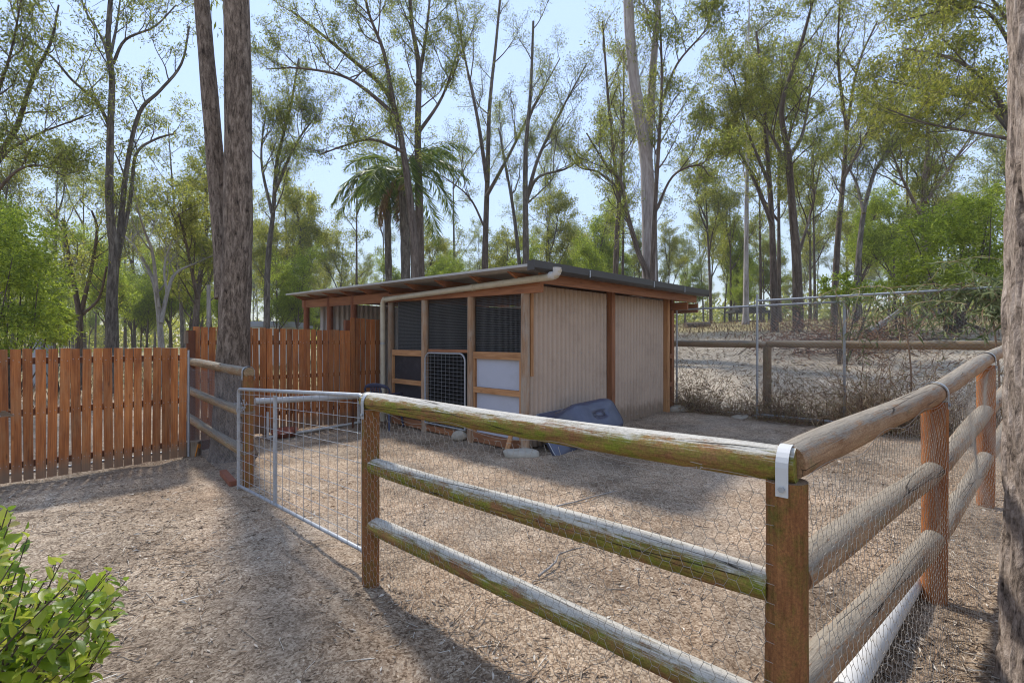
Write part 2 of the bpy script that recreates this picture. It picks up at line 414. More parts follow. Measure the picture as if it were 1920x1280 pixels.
# ------------------------------------------------------------------ terrain
UX = np.array([0.71, 0.704, 0.0])           # shed depth direction (to the right and back)
VX = np.array([-0.704, 0.71, 0.0])          # shed front direction (to the left and back)
P0 = np.array([0.19, 6.91, 0.0])            # front right shed post
def sstep(a, b, x):
    t = np.clip((np.asarray(x, float) - a) / (b - a), 0, 1)
    return t * t * (3 - 2 * t)
def ground(x, y):
    x = np.asarray(x, float); y = np.asarray(y, float)
    d = (x - 3.27) * 0.71 + (y - 9.97) * 0.704
    h = 0.17 * sstep(-6.5, -1, d) * sstep(-1, 3, x)
    side = sstep(-1, 6, x - (y - 10) * 0.1)
    dd = np.clip(d - 0.3, 0, None)
    h = h + side * (0.19 * np.minimum(dd, 9) * sstep(0, 3, dd) + 0.07 * np.clip(np.minimum(dd, 22) - 9, 0, None))
    return h
def shp(x, y):
    """point on shed plan: x along depth u, y along front v"""
    return P0 + UX * x + VX * y

def build_ground():
    def axis(fine0, fine1, step, far, growth):   # fine near the yard, coarser outwards
        a = list(np.arange(fine0, fine1, step)); s = step
        while a[-1] < far: s *= growth; a.append(a[-1] + s)
        s = step; b = []
        c = fine0
        while c > -far: s *= growth; c -= s; b.append(c)
        return np.array(b[::-1] + a)
    xs = axis(-6.5, 6.5, 0.045, 240, 1.12)
    ys = axis(0.3, 11.5, 0.045, 240, 1.12)
    ys = ys[ys > -60]
    X, Y = np.meshgrid(xs, ys)
    Z = ground(X, Y)
    near = (np.abs(X) < 16) & (Y > -4) & (Y < 26)
    idx = np.argwhere(near)
    for i, j in idx:
        x, y = X[i, j], Y[i, j]
        Z[i, j] += 0.030 * mnoise.noise(Vector((x * 0.9, y * 0.9, 3.1))) + 0.022 * mnoise.noise(Vector((x * 3.1, y * 3.1, 9.1))) + 0.010 * mnoise.noise(Vector((x * 9, y * 9, 1.7)))
    n, m = X.shape
    v = np.stack([X, Y, Z], -1).reshape(-1, 3)
    i = np.arange(n - 1)[:, None] * m; j = np.arange(m - 1)[None]
    q = np.stack([i + j, i + j + 1, i + m + j + 1, i + m + j], -1).reshape(-1, 4)
    g = Geo(); g.add(v, v, q, smooth=True)
    m_ = NT("dirt_and_litter"); p = m_.pos()
    zone = m_.n("Attribute", attribute_name="zone")
    sep = m_.n("SeparateColor", {0: zone.outputs["Color"]})
    n1 = m_.noise(p, 1.3, 6, 0.65, 0.5); n2 = m_.noise(p, 14, 8, 0.78); n3 = m_.noise(p, 75, 6, 0.8)
    vor = m_.n("TexVoronoi", {"Vector": p, "Scale": 90.0}).outputs["Color"]
    vr = m_.n("SeparateColor", {0: vor}).outputs[0]
    grain = m_.math('ADD', m_.math('MULTIPLY', n3, 0.45), m_.math('ADD', m_.math('MULTIPLY', n2, 0.35), m_.math('MULTIPLY', vr, 0.2)))
    c = m_.ramp(grain, [(0.36, (0.100, 0.066, 0.040)), (0.46, (0.295, 0.212, 0.142)), (0.56, (0.484, 0.366, 0.254)), (0.68, (0.755, 0.614, 0.454))])
    red = m_.ramp(grain, [(0.36, (0.098, 0.057, 0.032)), (0.46, (0.282, 0.184, 0.113)), (0.57, (0.448, 0.316, 0.207)), (0.7, (0.678, 0.517, 0.368))])
    c = m_.mix(m_.math('MULTIPLY', sep.outputs[0], m_.ramp(n1, [(0.35, 0.3), (0.6, 1.0)])), c, red)
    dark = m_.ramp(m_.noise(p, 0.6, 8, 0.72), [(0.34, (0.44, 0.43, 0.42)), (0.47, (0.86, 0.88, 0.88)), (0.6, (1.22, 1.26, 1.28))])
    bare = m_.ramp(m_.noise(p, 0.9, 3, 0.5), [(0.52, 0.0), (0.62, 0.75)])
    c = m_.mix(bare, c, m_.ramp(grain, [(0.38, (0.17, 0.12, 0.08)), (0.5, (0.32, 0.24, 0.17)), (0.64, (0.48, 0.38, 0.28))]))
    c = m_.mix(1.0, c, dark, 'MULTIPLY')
    bank = m_.ramp(grain, [(0.32, (0.2, 0.15, 0.105)), (0.5, (0.46, 0.38, 0.28)), (0.7, (0.62, 0.54, 0.43))])
    c = m_.mix(sep.outputs[1], c, bank)
    gr = m_.ramp(m_.math('ADD', m_.math('MULTIPLY', m_.noise(p, 0.25, 5, 0.6), 0.6), m_.math('MULTIPLY', n2, 0.4)), [(0.35, (0.12, 0.115, 0.035)), (0.5, (0.25, 0.205, 0.085)), (0.66, (0.38, 0.31, 0.17))])
    c = m_.mix(sep.outputs[2], c, gr)
    hgt = m_.math('ADD', m_.math('MULTIPLY', n2, 0.6), m_.math('MULTIPLY', m_.math('ADD', n3, vr), 0.25))
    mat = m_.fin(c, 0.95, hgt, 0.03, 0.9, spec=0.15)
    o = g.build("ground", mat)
    d = (X - 3.27) * 0.71 + (Y - 9.97) * 0.704
    bank_z = sstep(0, 1.2, d) * sstep(0, 2, X)
    grass_z = np.maximum(sstep(12, 20, Y) * (1 - sstep(-2, 4, X)), sstep(7, 14, d) * sstep(0, 3, X)) * 0.9
    # worn yard is redder; outside the rails the tint is mulch plus painted shade
    yard = sstep(-1.5, -0.4, (X + 0.932) * 0.669 + (Y - 3.19) * 0.744 - 0.2)
    zc = np.stack([yard, bank_z * (1 - grass_z), grass_z, np.ones_like(X)], -1).reshape(-1, 4)
    a = o.data.attributes.new("zone", 'FLOAT_COLOR', 'POINT')
    a.data.foreach_set("color", zc.astype(np.float32).ravel())
    tag(o, kind="structure")
build_ground()

# ------------------------------------------------------------------ trees
def smooth_path(pts, per=5, jit=0.0):
    pts = np.asarray(pts, float); n = len(pts)
    if n < 3:
        t = np.linspace(0, 1, per * 2)[:, None]
        return pts[0] * (1 - t) + pts[-1] * t
    P = np.vstack([2 * pts[0] - pts[1], pts, 2 * pts[-1] - pts[-2]])
    out = []
    for i in range(1, n):
        for t in np.linspace(0, 1, per, endpoint=False):
            a, b, c, d = P[i - 1], P[i], P[i + 1], P[i + 2]
            out.append(0.5 * (2 * b + (c - a) * t + (2 * a - 5 * b + 4 * c - d) * t * t + (3 * b - a - 3 * c + d) * t ** 3))
    out.append(pts[-1])
    out = np.array(out)
    if jit:
        out[1:-1] += RNG.normal(size=(len(out) - 2, 3)) * jit
    return out

def walk(rng, p, d, L, n, up, jit):
    pts = [p]; d = unit(d); st = L / n
    for i in range(n):
        d = unit(d + np.array([0, 0, up]) + rng.normal(size=3) * jit)
        pts.append(pts[-1] + d * st)
    return np.array(pts)

def grow(rng, stems, limbs=12, t0=0.4, L=(1.2, 2.6), subs=6, twigs=4, nleaf=16, leaf=(0.10, 0.028), spread=0.16,
         droop=0.55, up=0.10, sides=9, tang=0.65, bare=0.0, sub_up=0.08, twigL=(0.3, 0.65), lift=0.35):
    """stems: (points, r0, r1). returns wood Geo and leaf Geo"""
    wg, lg = Geo(), Geo()
    TP, TD = [], []
    tw_p, tw_q, tw_r = [], [], []
    for si, (pts, r0, r1, dens) in enumerate(stems):
        n = len(pts); tt = np.linspace(0, 1, n)
        rad = r0 + (r1 - r0) * tt ** 0.8
        if si == 0: rad = rad * (1 + 0.5 * np.exp(-(pts[:, 2] - pts[0][2]) / 0.22))
        wg.tube(pts, rad, sides, caps=True, wob=0.10 if r0 > 0.05 else 0)
        k = max(0, int(limbs * dens))
        for a in range(k):
            t = t0 + (1 - t0) * (a + rng.random()) / k
            f = t * (n - 1); i = min(int(f), n - 2); p = pts[i] + (pts[i + 1] - pts[i]) * (f - i)
            sd_ = unit(pts[i + 1] - pts[i])
            az = rng.uniform(0, 2 * np.pi)
            out = np.array([math.cos(az), math.sin(az), 0])
            d = unit(sd_ * tang + out + np.array([0, 0, lift]))
            ll = rng.uniform(*L) * (1.15 - 0.5 * t)
            rr = min(rad[min(i, n - 1)] * 0.5, 0.012 + ll * 0.011)
            lp = walk(rng, p, d, ll, 7, up, 0.13)
            wg.tube(lp, np.linspace(rr, rr * 0.35, 8), 5, caps=False)
            for b in range(subs):
                tb = 0.3 + 0.7 * (b + rng.random()) / subs
                fb = tb * 7; ib = min(int(fb), 6); pb = lp[ib] + (lp[ib + 1] - lp[ib]) * (fb - ib)
                db = unit(unit(lp[ib + 1] - lp[ib]) * 0.75 + rng.normal(size=3) * 0.55 + [0, 0, 0.12])
                lb = ll * rng.uniform(0.28, 0.5)
                sp = walk(rng, pb, db, lb, 4, sub_up, 0.16)
                wg.tube(sp, np.linspace(rr * 0.42, rr * 0.16 + 0.002, 5), 3, caps=False)
                if rng.random() < bare: continue
                for c in range(twigs):
                    tc = 0.35 + 0.65 * (c + rng.random()) / twigs
                    fc = tc * 4; ic = min(int(fc), 3); pc = sp[ic] + (sp[ic + 1] - sp[ic]) * (fc - ic)
                    dc = unit(unit(sp[ic + 1] - sp[ic]) * 0.6 + rng.normal(size=3) * 0.6)
                    e = pc + dc * rng.uniform(*twigL)
                    tw_p.append(pc); tw_q.append(e); tw_r.append(0.0035)
                    TP.append(pc); TD.append(e - pc)
    if tw_p:
        wg.wires(tw_p, tw_q, np.array(tw_r))
        TP, TD = np.array(TP), np.array(TD); m = len(TP)
        k = rng.integers(max(1, int(nleaf * 0.4)), int(nleaf * 1.6) + 1, m)
        idx = np.repeat(np.arange(m), k); N = len(idx)
        pos = TP[idx] + TD[idx] * rng.uniform(0.15, 1.15, N)[:, None] + rng.normal(size=(N, 3)) * spread * np.array([1, 1, 0.8])
        dr = rng.normal(size=(N, 3)) * 0.7 + np.array([0, 0, -droop])
        s_ = rng.uniform(0.65, 1.35, N)
        lg.leaves(pos, dr, leaf[0] * s_, leaf[1] * s_)
    return wg, lg

def put_tree(name, label, d, bark, leafm, stems, cat="tree", group=None, seed=0, yd=None, **kw):
    """stems are (pixel path, width0 px, width1 px, limb density[, distance end offset]) as seen in the photo, set at distance d"""
    rng = np.random.default_rng(seed + 100)
    S = []
    for st in stems:
        path, w0, w1, dens = st[:4]
        off = st[4] if len(st) > 4 else rng.uniform(-0.12, 0.12) * d
        n = len(path)
        P = np.array([px(u, v, d + off * (i / max(1, n - 1)) ** 1.3) for i, (u, v) in enumerate(path)])
        P = smooth_path(P, 5, 0.0)
        S.append((P, w0 * d / F / 2, w1 * d / F / 2, dens))
    b = S[0][0][0]; gz = float(ground(b[0], b[1]))
    P = S[0][0]
    if P[0][2] > gz - 0.1:
        P = np.vstack([[P[0][0], P[0][1], gz - 0.15], P]); S[0] = (P, S[0][1], S[0][2], S[0][3])
    root = thing(name, (b[0], b[1], gz), label, cat, group)
    kw['L'] = tuple(l * max(1, d / 19) for l in kw['L']); kw['spread'] *= max(1, d / 19)
    wg, lg = grow(rng, S, **kw)
    wg.build("trunk", bark, root)
    if lg.n: lg.build("crown", leafm, root)
    return root

GUM = dict(limbs=11, t0=0.35, L=(1.2, 2.6), subs=6, twigs=4, nleaf=24, leaf=(0.11, 0.026), spread=0.09, twigL=(0.25, 0.55))

put_tree("gum_tree", "big dark double-trunked ironbark standing inside the post and rail fence", 6.66, M['bark_dark'], M['leaf_olive'],
    [([(437, 862), (436, 780), (437, 700), (441, 560), (446, 440), (447, 200), (443, 0), (438, -300), (430, -900)], 70, 36, 0.8, 0.0),
     ([(424, 560), (421, 480), (412, 400), (397, 220), (378, 0), (355, -300), (320, -900)], 40, 22, 0.7, 0.5)], seed=1,
    **{**GUM, 't0': 0.72, 'sides': 20, 'nleaf': 13})
put_tree("gum_tree", "tall half-bare gum with many dark forks rising behind the left picket gate", 15, M['bark_grey'], M['leaf_olive'],
    [([(211, 655), (210, 560), (214, 480), (208, 420), (205, 360), (207, 250), (210, 150), (203, 60), (215, -80)], 21, 6, 0.7),
     ([(215, 500), (222, 470), (228, 400), (240, 300), (262, 210), (300, 170), (340, 120), (355, 50)], 13, 3, 0.8),
     ([(218, 500), (226, 460), (245, 370), (255, 290), (290, 262), (330, 250)], 10, 3, 0.6),
     ([(207, 245), (200, 225), (180, 190), (135, 150), (100, 110), (40, 60), (15, -10)], 8, 2, 0.9),
     ([(209, 145), (195, 80), (160, 20), (140, -50)], 7, 2, 0.7),
     ([(212, 120), (235, 75), (290, 50), (330, 10)], 6, 2, 0.8),
     ([(208, 100), (220, 40), (230, -40)], 6, 2, 0.6)], seed=2,
    **{**GUM, 'limbs': 9, 'L': (0.7, 1.7), 'nleaf': 11, 'bare': 0.35, 't0': 0.3, 'leaf': (0.11, 0.032), 'lift': 0.9})
put_tree("gum_tree", "small dark forked tree left of the tall half-bare gum", 16, M['bark_brown'], M['leaf_warm'],
    [([(148, 655), (149, 595), (140, 540), (125, 460), (118, 410)], 13, 4, 0.6),
     ([(149, 600), (158, 560), (172, 500), (182, 430), (172, 395)], 9, 3, 0.6),
     ([(153, 590), (185, 560), (200, 500)], 6, 3, 0.5)], seed=3, **{**GUM, 'limbs': 9, 'L': (0.6, 1.5), 'bare': 0.45, 'nleaf': 13})
put_tree("gum_tree", "dark-limbed gum leaning in over the far left corner", 13, M['bark_brown'], M['leaf_olive'],
    [([(-60, 655), (-50, 420), (-20, 320), (30, 240), (60, 150), (95, 80), (110, 10)], 16, 3, 0.9),
     ([(-48, 400), (0, 300), (50, 262), (100, 240), (170, 215)], 8, 2, 0.9),
     ([(-50, 420), (20, 330), (70, 310), (120, 330)], 7, 2, 1.0),
     ([(-30, 340), (-10, 200), (20, 100), (40, 0)], 8, 2, 0.9)], seed=4, **{**GUM, 'limbs': 10, 'L': (0.9, 2.0), 'nleaf': 14})
put_tree("dead_tree", "pale grey bare tree with spreading crooked branches left of the double trunk", 17, M['bark_blond'], M['leaf_grey'],
    [([(303, 655), (297, 580), (285, 520), (250, 460), (205, 418)], 12, 3, 0.6),
     ([(302, 605), (315, 545), (330, 512), (370, 492), (412, 474)], 8, 3, 0.6),
     ([(297, 575), (287, 480), (270, 430), (255, 380)], 7, 2, 0.6),
     ([(313, 550), (308, 500), (322, 450)], 5, 2, 0.6)], seed=5, **{**GUM, 'limbs': 9, 'L': (0.7, 1.7), 'bare': 0.82, 'nleaf': 8})
put_tree("gum_tree", "olive vine-covered tree just left of the double trunk", 19, M['bark_brown'], M['leaf_warm'],
    [([(364, 655), (370, 560), (378, 500), (388, 420), (384, 330)], 14, 4, 1.2),
     ([(370, 560), (352, 470), (335, 400)], 7, 3, 1.0)], seed=6, **{**GUM, 'limbs': 13, 'L': (0.9, 1.9), 't0': 0.15})
put_tree("gum_tree", "slim olive gum between the double trunk and the palms", 20, M['bark_grey'], M['leaf_olive'],
    [([(500, 655), (502, 500), (512, 400), (520, 300), (545, 200), (560, 110)], 13, 3, 1.0),
     ([(515, 360), (555, 270), (595, 215)], 7, 2, 1.0),
     ([(510, 400), (490, 300), (500, 200)], 7, 2, 1.0)], seed=7, **{**GUM, 'L': (1.1, 2.3), 'nleaf': 19})
put_tree("gum_tree", "lichen-grey gum leaning left over the palms with long arching limbs", 18, M['bark_brown'], M['leaf_olive'],
    [([(780, 655), (777, 470), (769, 380), (757, 290), (742, 212), (715, 160), (660, 112), (600, 62), (545, 20)], 19, 4, 1.0),
     ([(745, 220), (690, 172), (640, 142), (560, 128), (500, 130)], 9, 2, 1.0),
     ([(757, 285), (700, 262), (650, 272), (600, 290)], 7, 2, 0.8),
     ([(740, 205), (720, 100), (690, 20), (680, -60)], 9, 3, 1.0)], seed=8, **{**GUM, 'nleaf': 18, 'limbs': 12, 'L': (1.0, 2.3)})
put_tree("gum_tree", "upright gum directly behind the palms with forked top", 19.5, M['bark_brown'], M['leaf_olive'],
    [([(790, 655), (786, 400), (783, 250), (785, 130), (772, 40), (765, -80)], 20, 5, 0.9),
     ([(783, 160), (798, 70), (812, -60)], 9, 3, 0.9),
     ([(784, 250), (830, 180), (860, 90)], 8, 3, 0.9)], seed=9, **GUM)
put_tree("gum_tree", "tall brown-trunked gum above the middle of the shed roof", 29, M['bark_brown'], M['leaf_olive'],
    [([(907, 655), (910, 450), (914, 330), (918, 200), (930, 80), (945, -80)], 15, 4, 0.9),
     ([(913, 340), (895, 220), (870, 100), (850, -20)], 9, 2, 0.9),
     ([(911, 370), (955, 290), (1000, 200), (1050, 110)], 8, 2, 0.8),
     ([(910, 430), (880, 370), (830, 330)], 5, 2, 0.7)], seed=10, **{**GUM, 'nleaf': 19})
put_tree("gum_tree", "grey forked gum above the shed roof's front corner", 27, M['bark_grey'], M['leaf_olive'],
    [([(987, 655), (986, 480), (985, 380), (986, 280), (995, 170), (1000, 40)], 16, 4, 0.8),
     ([(985, 385), (1008, 300), (1050, 212), (1100, 120)], 9, 2, 0.9),
     ([(987, 375), (1010, 332), (1070, 312), (1130, 255)], 7, 2, 0.9),
     ([(980, 560), (966, 420), (950, 320), (935, 240)], 9, 3, 0.8)], seed=11, **{**GUM, 'nleaf': 19})
put_tree("gum_tree", "thin dark tree with crooked limbs just left of the pale gum", 25, M['bark_brown'], M['leaf_warm'],
    [([(1150, 655), (1157, 440), (1161, 385), (1152, 300), (1140, 180), (1130, 40)], 12, 3, 1.0),
     ([(1160, 390), (1168, 250), (1170, 90)], 8, 3, 1.0),
     ([(1157, 350), (1120, 322), (1085, 312), (1055, 270)], 6, 2, 1.0)], seed=12, **{**GUM, 'L': (0.9, 2.0), 'nleaf': 17})
put_tree("gum_tree", "pale smooth-barked gum with two tall stems behind the shed", 16, M['bark_pale'], M['leaf_olive'],
    [([(1218, 655), (1217, 480), (1216, 380), (1210, 285), (1196, 200), (1184, 100), (1178, 0), (1172, -200)], 31, 15, 0.25),
     ([(1213, 330), (1217, 240), (1224, 140), (1230, 60), (1240, -60)], 20, 9, 0.5)], seed=13, **{**GUM, 't0': 0.6, 'nleaf': 14})
put_tree("gum_tree", "brown crooked tree twisting around the foot of the pale gum", 15.3, M['bark_brown'], M['leaf_olive'],
    [([(1219, 655), (1214, 525), (1196, 470), (1176, 400), (1164, 340), (1140, 315), (1100, 250)], 15, 3, 0.9),
     ([(1222, 530), (1229, 380), (1236, 260), (1241, 150), (1237, 20)], 10, 3, 1.0),
     ([(1228, 400), (1262, 330), (1310, 310), (1330, 330)], 6, 2, 0.8),
     ([(1238, 200), (1270, 120), (1320, 60), (1335, 20)], 6, 2, 1.0)], seed=14, **{**GUM, 'L': (0.8, 1.8), 'nleaf': 16})
put_tree("gum_tree", "leafy gum right of the shed with low hanging olive clumps", 18, M['bark_brown'], M['leaf_warm'],
    [([(1453, 655), (1450, 500), (1446, 400), (1438, 280), (1430, 160), (1418, 60)], 15, 4, 1.0),
     ([(1447, 420), (1410, 330), (1370, 260), (1340, 240)], 7, 2, 1.0),
     ([(1444, 350), (1400, 240), (1375, 140)], 7, 2, 1.0)], seed=15, **{**GUM, 'nleaf': 22, 'L': (1.0, 2.1)})
put_tree("gum_tree", "stout dark gum behind the tall steel pole of the wire fence", 17.5, M['bark_brown'], M['leaf_olive'],
    [([(1497, 655), (1494, 500), (1486, 400), (1478, 290), (1466, 200), (1500, 90), (1525, 0)], 20, 4, 0.9),
     ([(1480, 320), (1440, 245), (1395, 205)], 8, 2, 1.0),
     ([(1480, 295), (1505, 250), (1520, 170), (1545, 60)], 8, 2, 1.0),
     ([(1496, 480), (1520, 400), (1540, 300)], 7, 2, 1.0)], seed=16, **{**GUM, 'nleaf': 19})
put_tree("gum_tree", "straight slender gum with a long bare stem right of the stout dark gum", 19, M['bark_brown'], M['leaf_warm'],
    [([(1560, 655), (1570, 460), (1580, 350), (1590, 230), (1610, 120), (1645, 40)], 13, 3, 1.0),
     ([(1588, 245), (1572, 120), (1575, -20)], 7, 2, 1.0),
     ([(1580, 340), (1620, 260), (1650, 200)], 6, 2, 1.0)], seed=17, **{**GUM, 'nleaf': 16})
put_tree("gum_tree", "leaning gum with a forked top left of the bright green shrub tree", 21, M['bark_grey'], M['leaf_olive'],
    [([(1600, 655), (1610, 480), (1622, 385), (1642, 320), (1672, 268), (1700, 200)], 12, 3, 1.1),
     ([(1620, 400), (1600, 330), (1560, 280)], 7, 2, 1.0)], seed=18, **{**GUM, 'nleaf': 17})
put_tree("gum_tree", "dark upright gum behind the bright green shrub tree", 22, M['bark_dark'], M['leaf_olive'],
    [([(1738, 655), (1736, 480), (1732, 360), (1740, 270), (1735, 170)], 17, 5, 1.2),
     ([(1735, 420), (1690, 330), (1660, 250)], 8, 2, 1.0),
     ([(1735, 380), (1790, 300), (1830, 240)], 8, 2, 1.0)], seed=19, **{**GUM, 'nleaf': 19, 'L': (1.4, 2.8)})
put_tree("gum_tree", "spreading gum with long fine limbs reaching out behind the rough trunk", 11, M['bark_grey'], M['leaf_warm'],
    [([(1935, 655), (1925, 400), (1905, 280), (1893, 235), (1855, 160), (1790, 112), (1700, 92)], 20, 3, 0.9, -0.6),
     ([(1900, 262), (1820, 247), (1740, 232), (1665, 205)], 7, 2, 1.0, -0.8),
     ([(1896, 250), (1840, 192), (1750, 172), (1655, 150)], 7, 2, 1.0, 1.0),
     ([(1915, 300), (1905, 120), (1850, 22), (1780, 18), (1690, 40)], 9, 2, 1.0, 0.7),
     ([(1910, 150), (1900, 60), (1820, -40), (1720, -60)], 7, 2, 1.0, -0.9)], seed=20,
    **{**GUM, 'L': (0.7, 1.5), 'limbs': 11, 'nleaf': 19, 'leaf': (0.10, 0.024), 'spread': 0.08, 'lift': 0.15})

# the rough trunk at the right edge, modelled with real ridges
def right_trunk():
    root = thing("gum_tree", (2.60, 2.045, 0.03), "rough-barked grey trunk filling the right edge beside the rail fence", "tree")
    n, s = 330, 230
    hh = np.linspace(-0.1, 4.2, n); th = np.linspace(0, 2 * np.pi, s, endpoint=False)
    v = np.zeros((n, s, 3))
    for i, h in enumerate(hh):
        r0 = 0.392 - 0.012 * h + 0.025 * math.exp(-max(h, 0) * 4)
        cx, cy = 2.62 - 0.008 * h, 2.045
        for j, t in enumerate(th):
            c, s_ = math.cos(t), math.sin(t)
            a = mnoise.noise(Vector((c * 4.2, s_ * 4.2, h * 0.9)))
            b = 1 - abs(mnoise.noise(Vector((c * 7.5 + a * 0.9, s_ * 7.5, h * 1.25)))) * 2
            d = mnoise.noise(Vector((c * 26, s_ * 26, h * 7)))
            e = 1 - abs(mnoise.noise(Vector((c * 15 + a * 1.5, s_ * 15 + a, h * 2.6)))) * 2
            r = r0 + 0.020 * a - 0.022 * max(0, b) ** 3 - 0.016 * max(0, e) ** 2.5 + 0.007 * d
            v[i, j] = (cx + r * c, cy + r * s_, h)
    g = np.stack(np.broadcast_arrays(0.38 * np.cos(th)[None], 0.38 * np.sin(th)[None], hh[:, None]), -1).reshape(-1, 3)
    i = np.arange(n - 1)[:, None] * s; j = np.arange(s)[None]; k = (j + 1) % s
    q = np.stack([i + j, i + k, i + s + k, i + s + j], -1).reshape(-1, 4)
    G = Geo(); G.add(v.reshape(-1, 3), g, q, smooth=True)
    up = smooth_path([(2.59, 2.045, 4.15), (2.62, 2.1, 6), (2.7, 2.2, 9), (2.9, 2.3, 12)], 6)
    G.tube(up, np.linspace(0.27, 0.12, len(up)), 20)
    G.build("trunk", M['bark_right'], root)
    wg, lg = grow(np.random.default_rng(77), [(up[8:], 0.05, 0.05, 1.0)], limbs=9, t0=0.2, L=(1.5, 3), subs=5, twigs=4, nleaf=9, leaf=(0.12, 0.032))
    wg.build("limbs", M['bark_grey'], root); lg.build("crown", M['leaf_olive'], root)
right_trunk()

# dense leafy shrub-trees
def shrub(name, label, cat, base, lobes, leafm, bark, n, leaf, seed, group=None, droop=0.2, stems=5):
    rng = np.random.default_rng(seed)
    base = np.array([base[0], base[1], float(ground(base[0], base[1]))])
    root = thing(name, base, label, cat, group)
    wg, lg = Geo(), Geo()
    tot = sum(l[1][0] * l[1][1] * l[1][2] for l in lobes) ** 1.0
    for c, rad in lobes:
        c = np.array(c); rad = np.array(rad)
        k = int(n * rad.prod() / tot)
        clumps = max(8, k // 60)
        d = rng.normal(size=(clumps, 3)); d /= np.linalg.norm(d, axis=1)[:, None]
        cc = c + d * rad * (rng.random(clumps)[:, None] ** 0.45)
        ci = rng.integers(0, clumps, k)
        p = cc[ci] + rng.normal(size=(k, 3)) * rad.mean() * 0.13 * [1, 1, 0.7]
        dr = (p - c) / rad * 0.5 + rng.normal(size=(k, 3)) * 0.6 + [0, 0, -droop]
        s = rng.uniform(0.7, 1.35, k)
        p = p[p[:, 2] > base[2] + 0.02]; k = len(p)
        lg.leaves(p, dr[:k], leaf[0] * s[:k], leaf[1] * s[:k])
        for a in range(stems):
            e = cc[rng.integers(0, clumps)]
            mid = (base + e) / 2 + rng.normal(size=3) * 0.12
            mid[2] = base[2] + (e[2] - base[2]) * 0.45
            pts = smooth_path([base + rng.normal(size=3) * [0.08, 0.08, 0] - [0, 0, 0.1], mid, e], 4)
            r = 0.012 + 0.018 * rad.mean()
            wg.tube(pts, np.linspace(r, r * 0.25, len(pts)), 5, caps=False)
    wg.build("trunk", bark, root); lg.build("crown", leafm, root)
    return root
def lobe(u, v, d, ru, rv, rd=None):
    return (px(u, v, d), (ru * d / F, (rd or ru) * d / F, rv * d / F))
shrub("bushy_tree", "dense bright green bushy tree above the left picket gate", "tree", px(10, 640, 11)[:2],
      [lobe(-20, 470, 11, 105, 105), lobe(45, 530, 11, 68, 100), lobe(0, 600, 10.5, 100, 62), lobe(70, 590, 11.3, 48, 52)], M['leaf_bright'], M['bark_brown'], 15000, (0.10, 0.033), 21)
shrub("lime_shrub", "small lime yellow shrub behind the left picket gate", "shrub", px(108, 640, 14)[:2],
      [lobe(104, 612, 14, 24, 40)], M['leaf_lime'], M['bark_brown'], 2200, (0.10, 0.03), 22)
shrub("bushy_tree", "bright green rounded shrub tree behind the steel fence at right", "tree", px(1790, 600, 13.5)[:2],
      [lobe(1740, 440, 13.5, 66, 62), lobe(1820, 400, 13.5, 62, 58), lobe(1850, 480, 13.3, 60, 70), lobe(1760, 510, 13.2, 70, 42)], M['leaf_bright'], M['bark_brown'], 13000, (0.11, 0.034), 23)
shrub("leafy_shrub", "light green low shrub poking up over the doubled steel rails", "shrub", px(1572, 620, 12)[:2],
      [lobe(1560, 535, 12, 34, 30), lobe(1610, 550, 12, 40, 26)], M['leaf_bright'], M['bark_brown'], 2300, (0.085, 0.03), 24)
shrub("leafy_shrub", "yellow-green shrub below the bright green shrub tree", "shrub", px(1690, 620, 14)[:2],
      [lobe(1680, 545, 14, 42, 28), lobe(1740, 555, 14, 40, 22)], M['leaf_lime'], M['bark_brown'], 1800, (0.09, 0.03), 25)

# palms
def palm(label, base_px, top_px, d, wpx, nf, L, seed, dead=3):
    rng = np.random.default_rng(seed)
    b = px(*base_px, d); t = px(*top_px, d); gz = float(ground(b[0], b[1]))
    root = thing("palm_tree", (b[0], b[1], gz), label, "palm tree", "queen palms behind the shed")
    tr = Geo(); path = smooth_path([(b[0], b[1], gz - .1), (b + t) / 2 + [0.05, 0, 0], t], 8)
    r = wpx * d / F / 2
    tr.tube(path, r * (1 + 0.06 * np.sin(np.arange(len(path)) * 2.1)), 12)
    tr.build("trunk", M['bark_grey'], root)
    sh = Geo(); top = t + [0, 0, 0.7]
    sh.tube(smooth_path([t, (t + top) / 2, top], 4), np.linspace(r * 1.25, r * 0.6, 9), 10)
    sh.build("crown_shaft", M['leaf_deadfrond'], root)
    def frond(el, az, ln, droop, mat):
        f = Geo()
        o = np.array([math.cos(az), math.sin(az), 0])
        pts = [top]; dvec = unit(o * math.cos(el) + np.array([0, 0, math.sin(el)]))
        for i in range(14):
            dvec = unit(dvec + np.array([0, 0, -droop]))
            pts.append(pts[-1] + dvec * ln / 14)
        pts = np.array(pts)
        f.tube(pts, np.linspace(0.022, 0.005, 15), 4, caps=False)
        PP, DD, LL = [], [], []
        side = unit(np.cross(o, [0, 0, 1]))
        for k in range(70):
            tt = 0.16 + 0.84 * k / 70; fi = tt * 14; i = min(int(fi), 13)
            p = pts[i] + (pts[i + 1] - pts[i]) * (fi - i); tv = unit(pts[i + 1] - pts[i])
            for s in (-1, 1):
                PP.append(p); DD.append(side * s * 0.8 + tv * 0.55 + rng.normal(size=3) * 0.2 + [0, 0, -0.55]); LL.append(ln * 0.24 * math.sin(math.pi * (0.12 + 0.8 * tt)) * rng.uniform(.8, 1.1))
        f.leaves(np.array(PP), np.array(DD), np.array(LL), 0.035, 0.1)
        f.build("frond", mat, root)
    for k in range(nf):
        frond(rng.uniform(0.15, 1.25), k * 2.4 + rng.uniform(-.3, .3), L * rng.uniform(.85, 1.1), rng.uniform(.12, .2), M['leaf_palm'])
    for k in range(dead):
        frond(rng.uniform(-0.5, 0.0), rng.uniform(0, 6.28), L * .7, .25, M['leaf_deadfrond'])
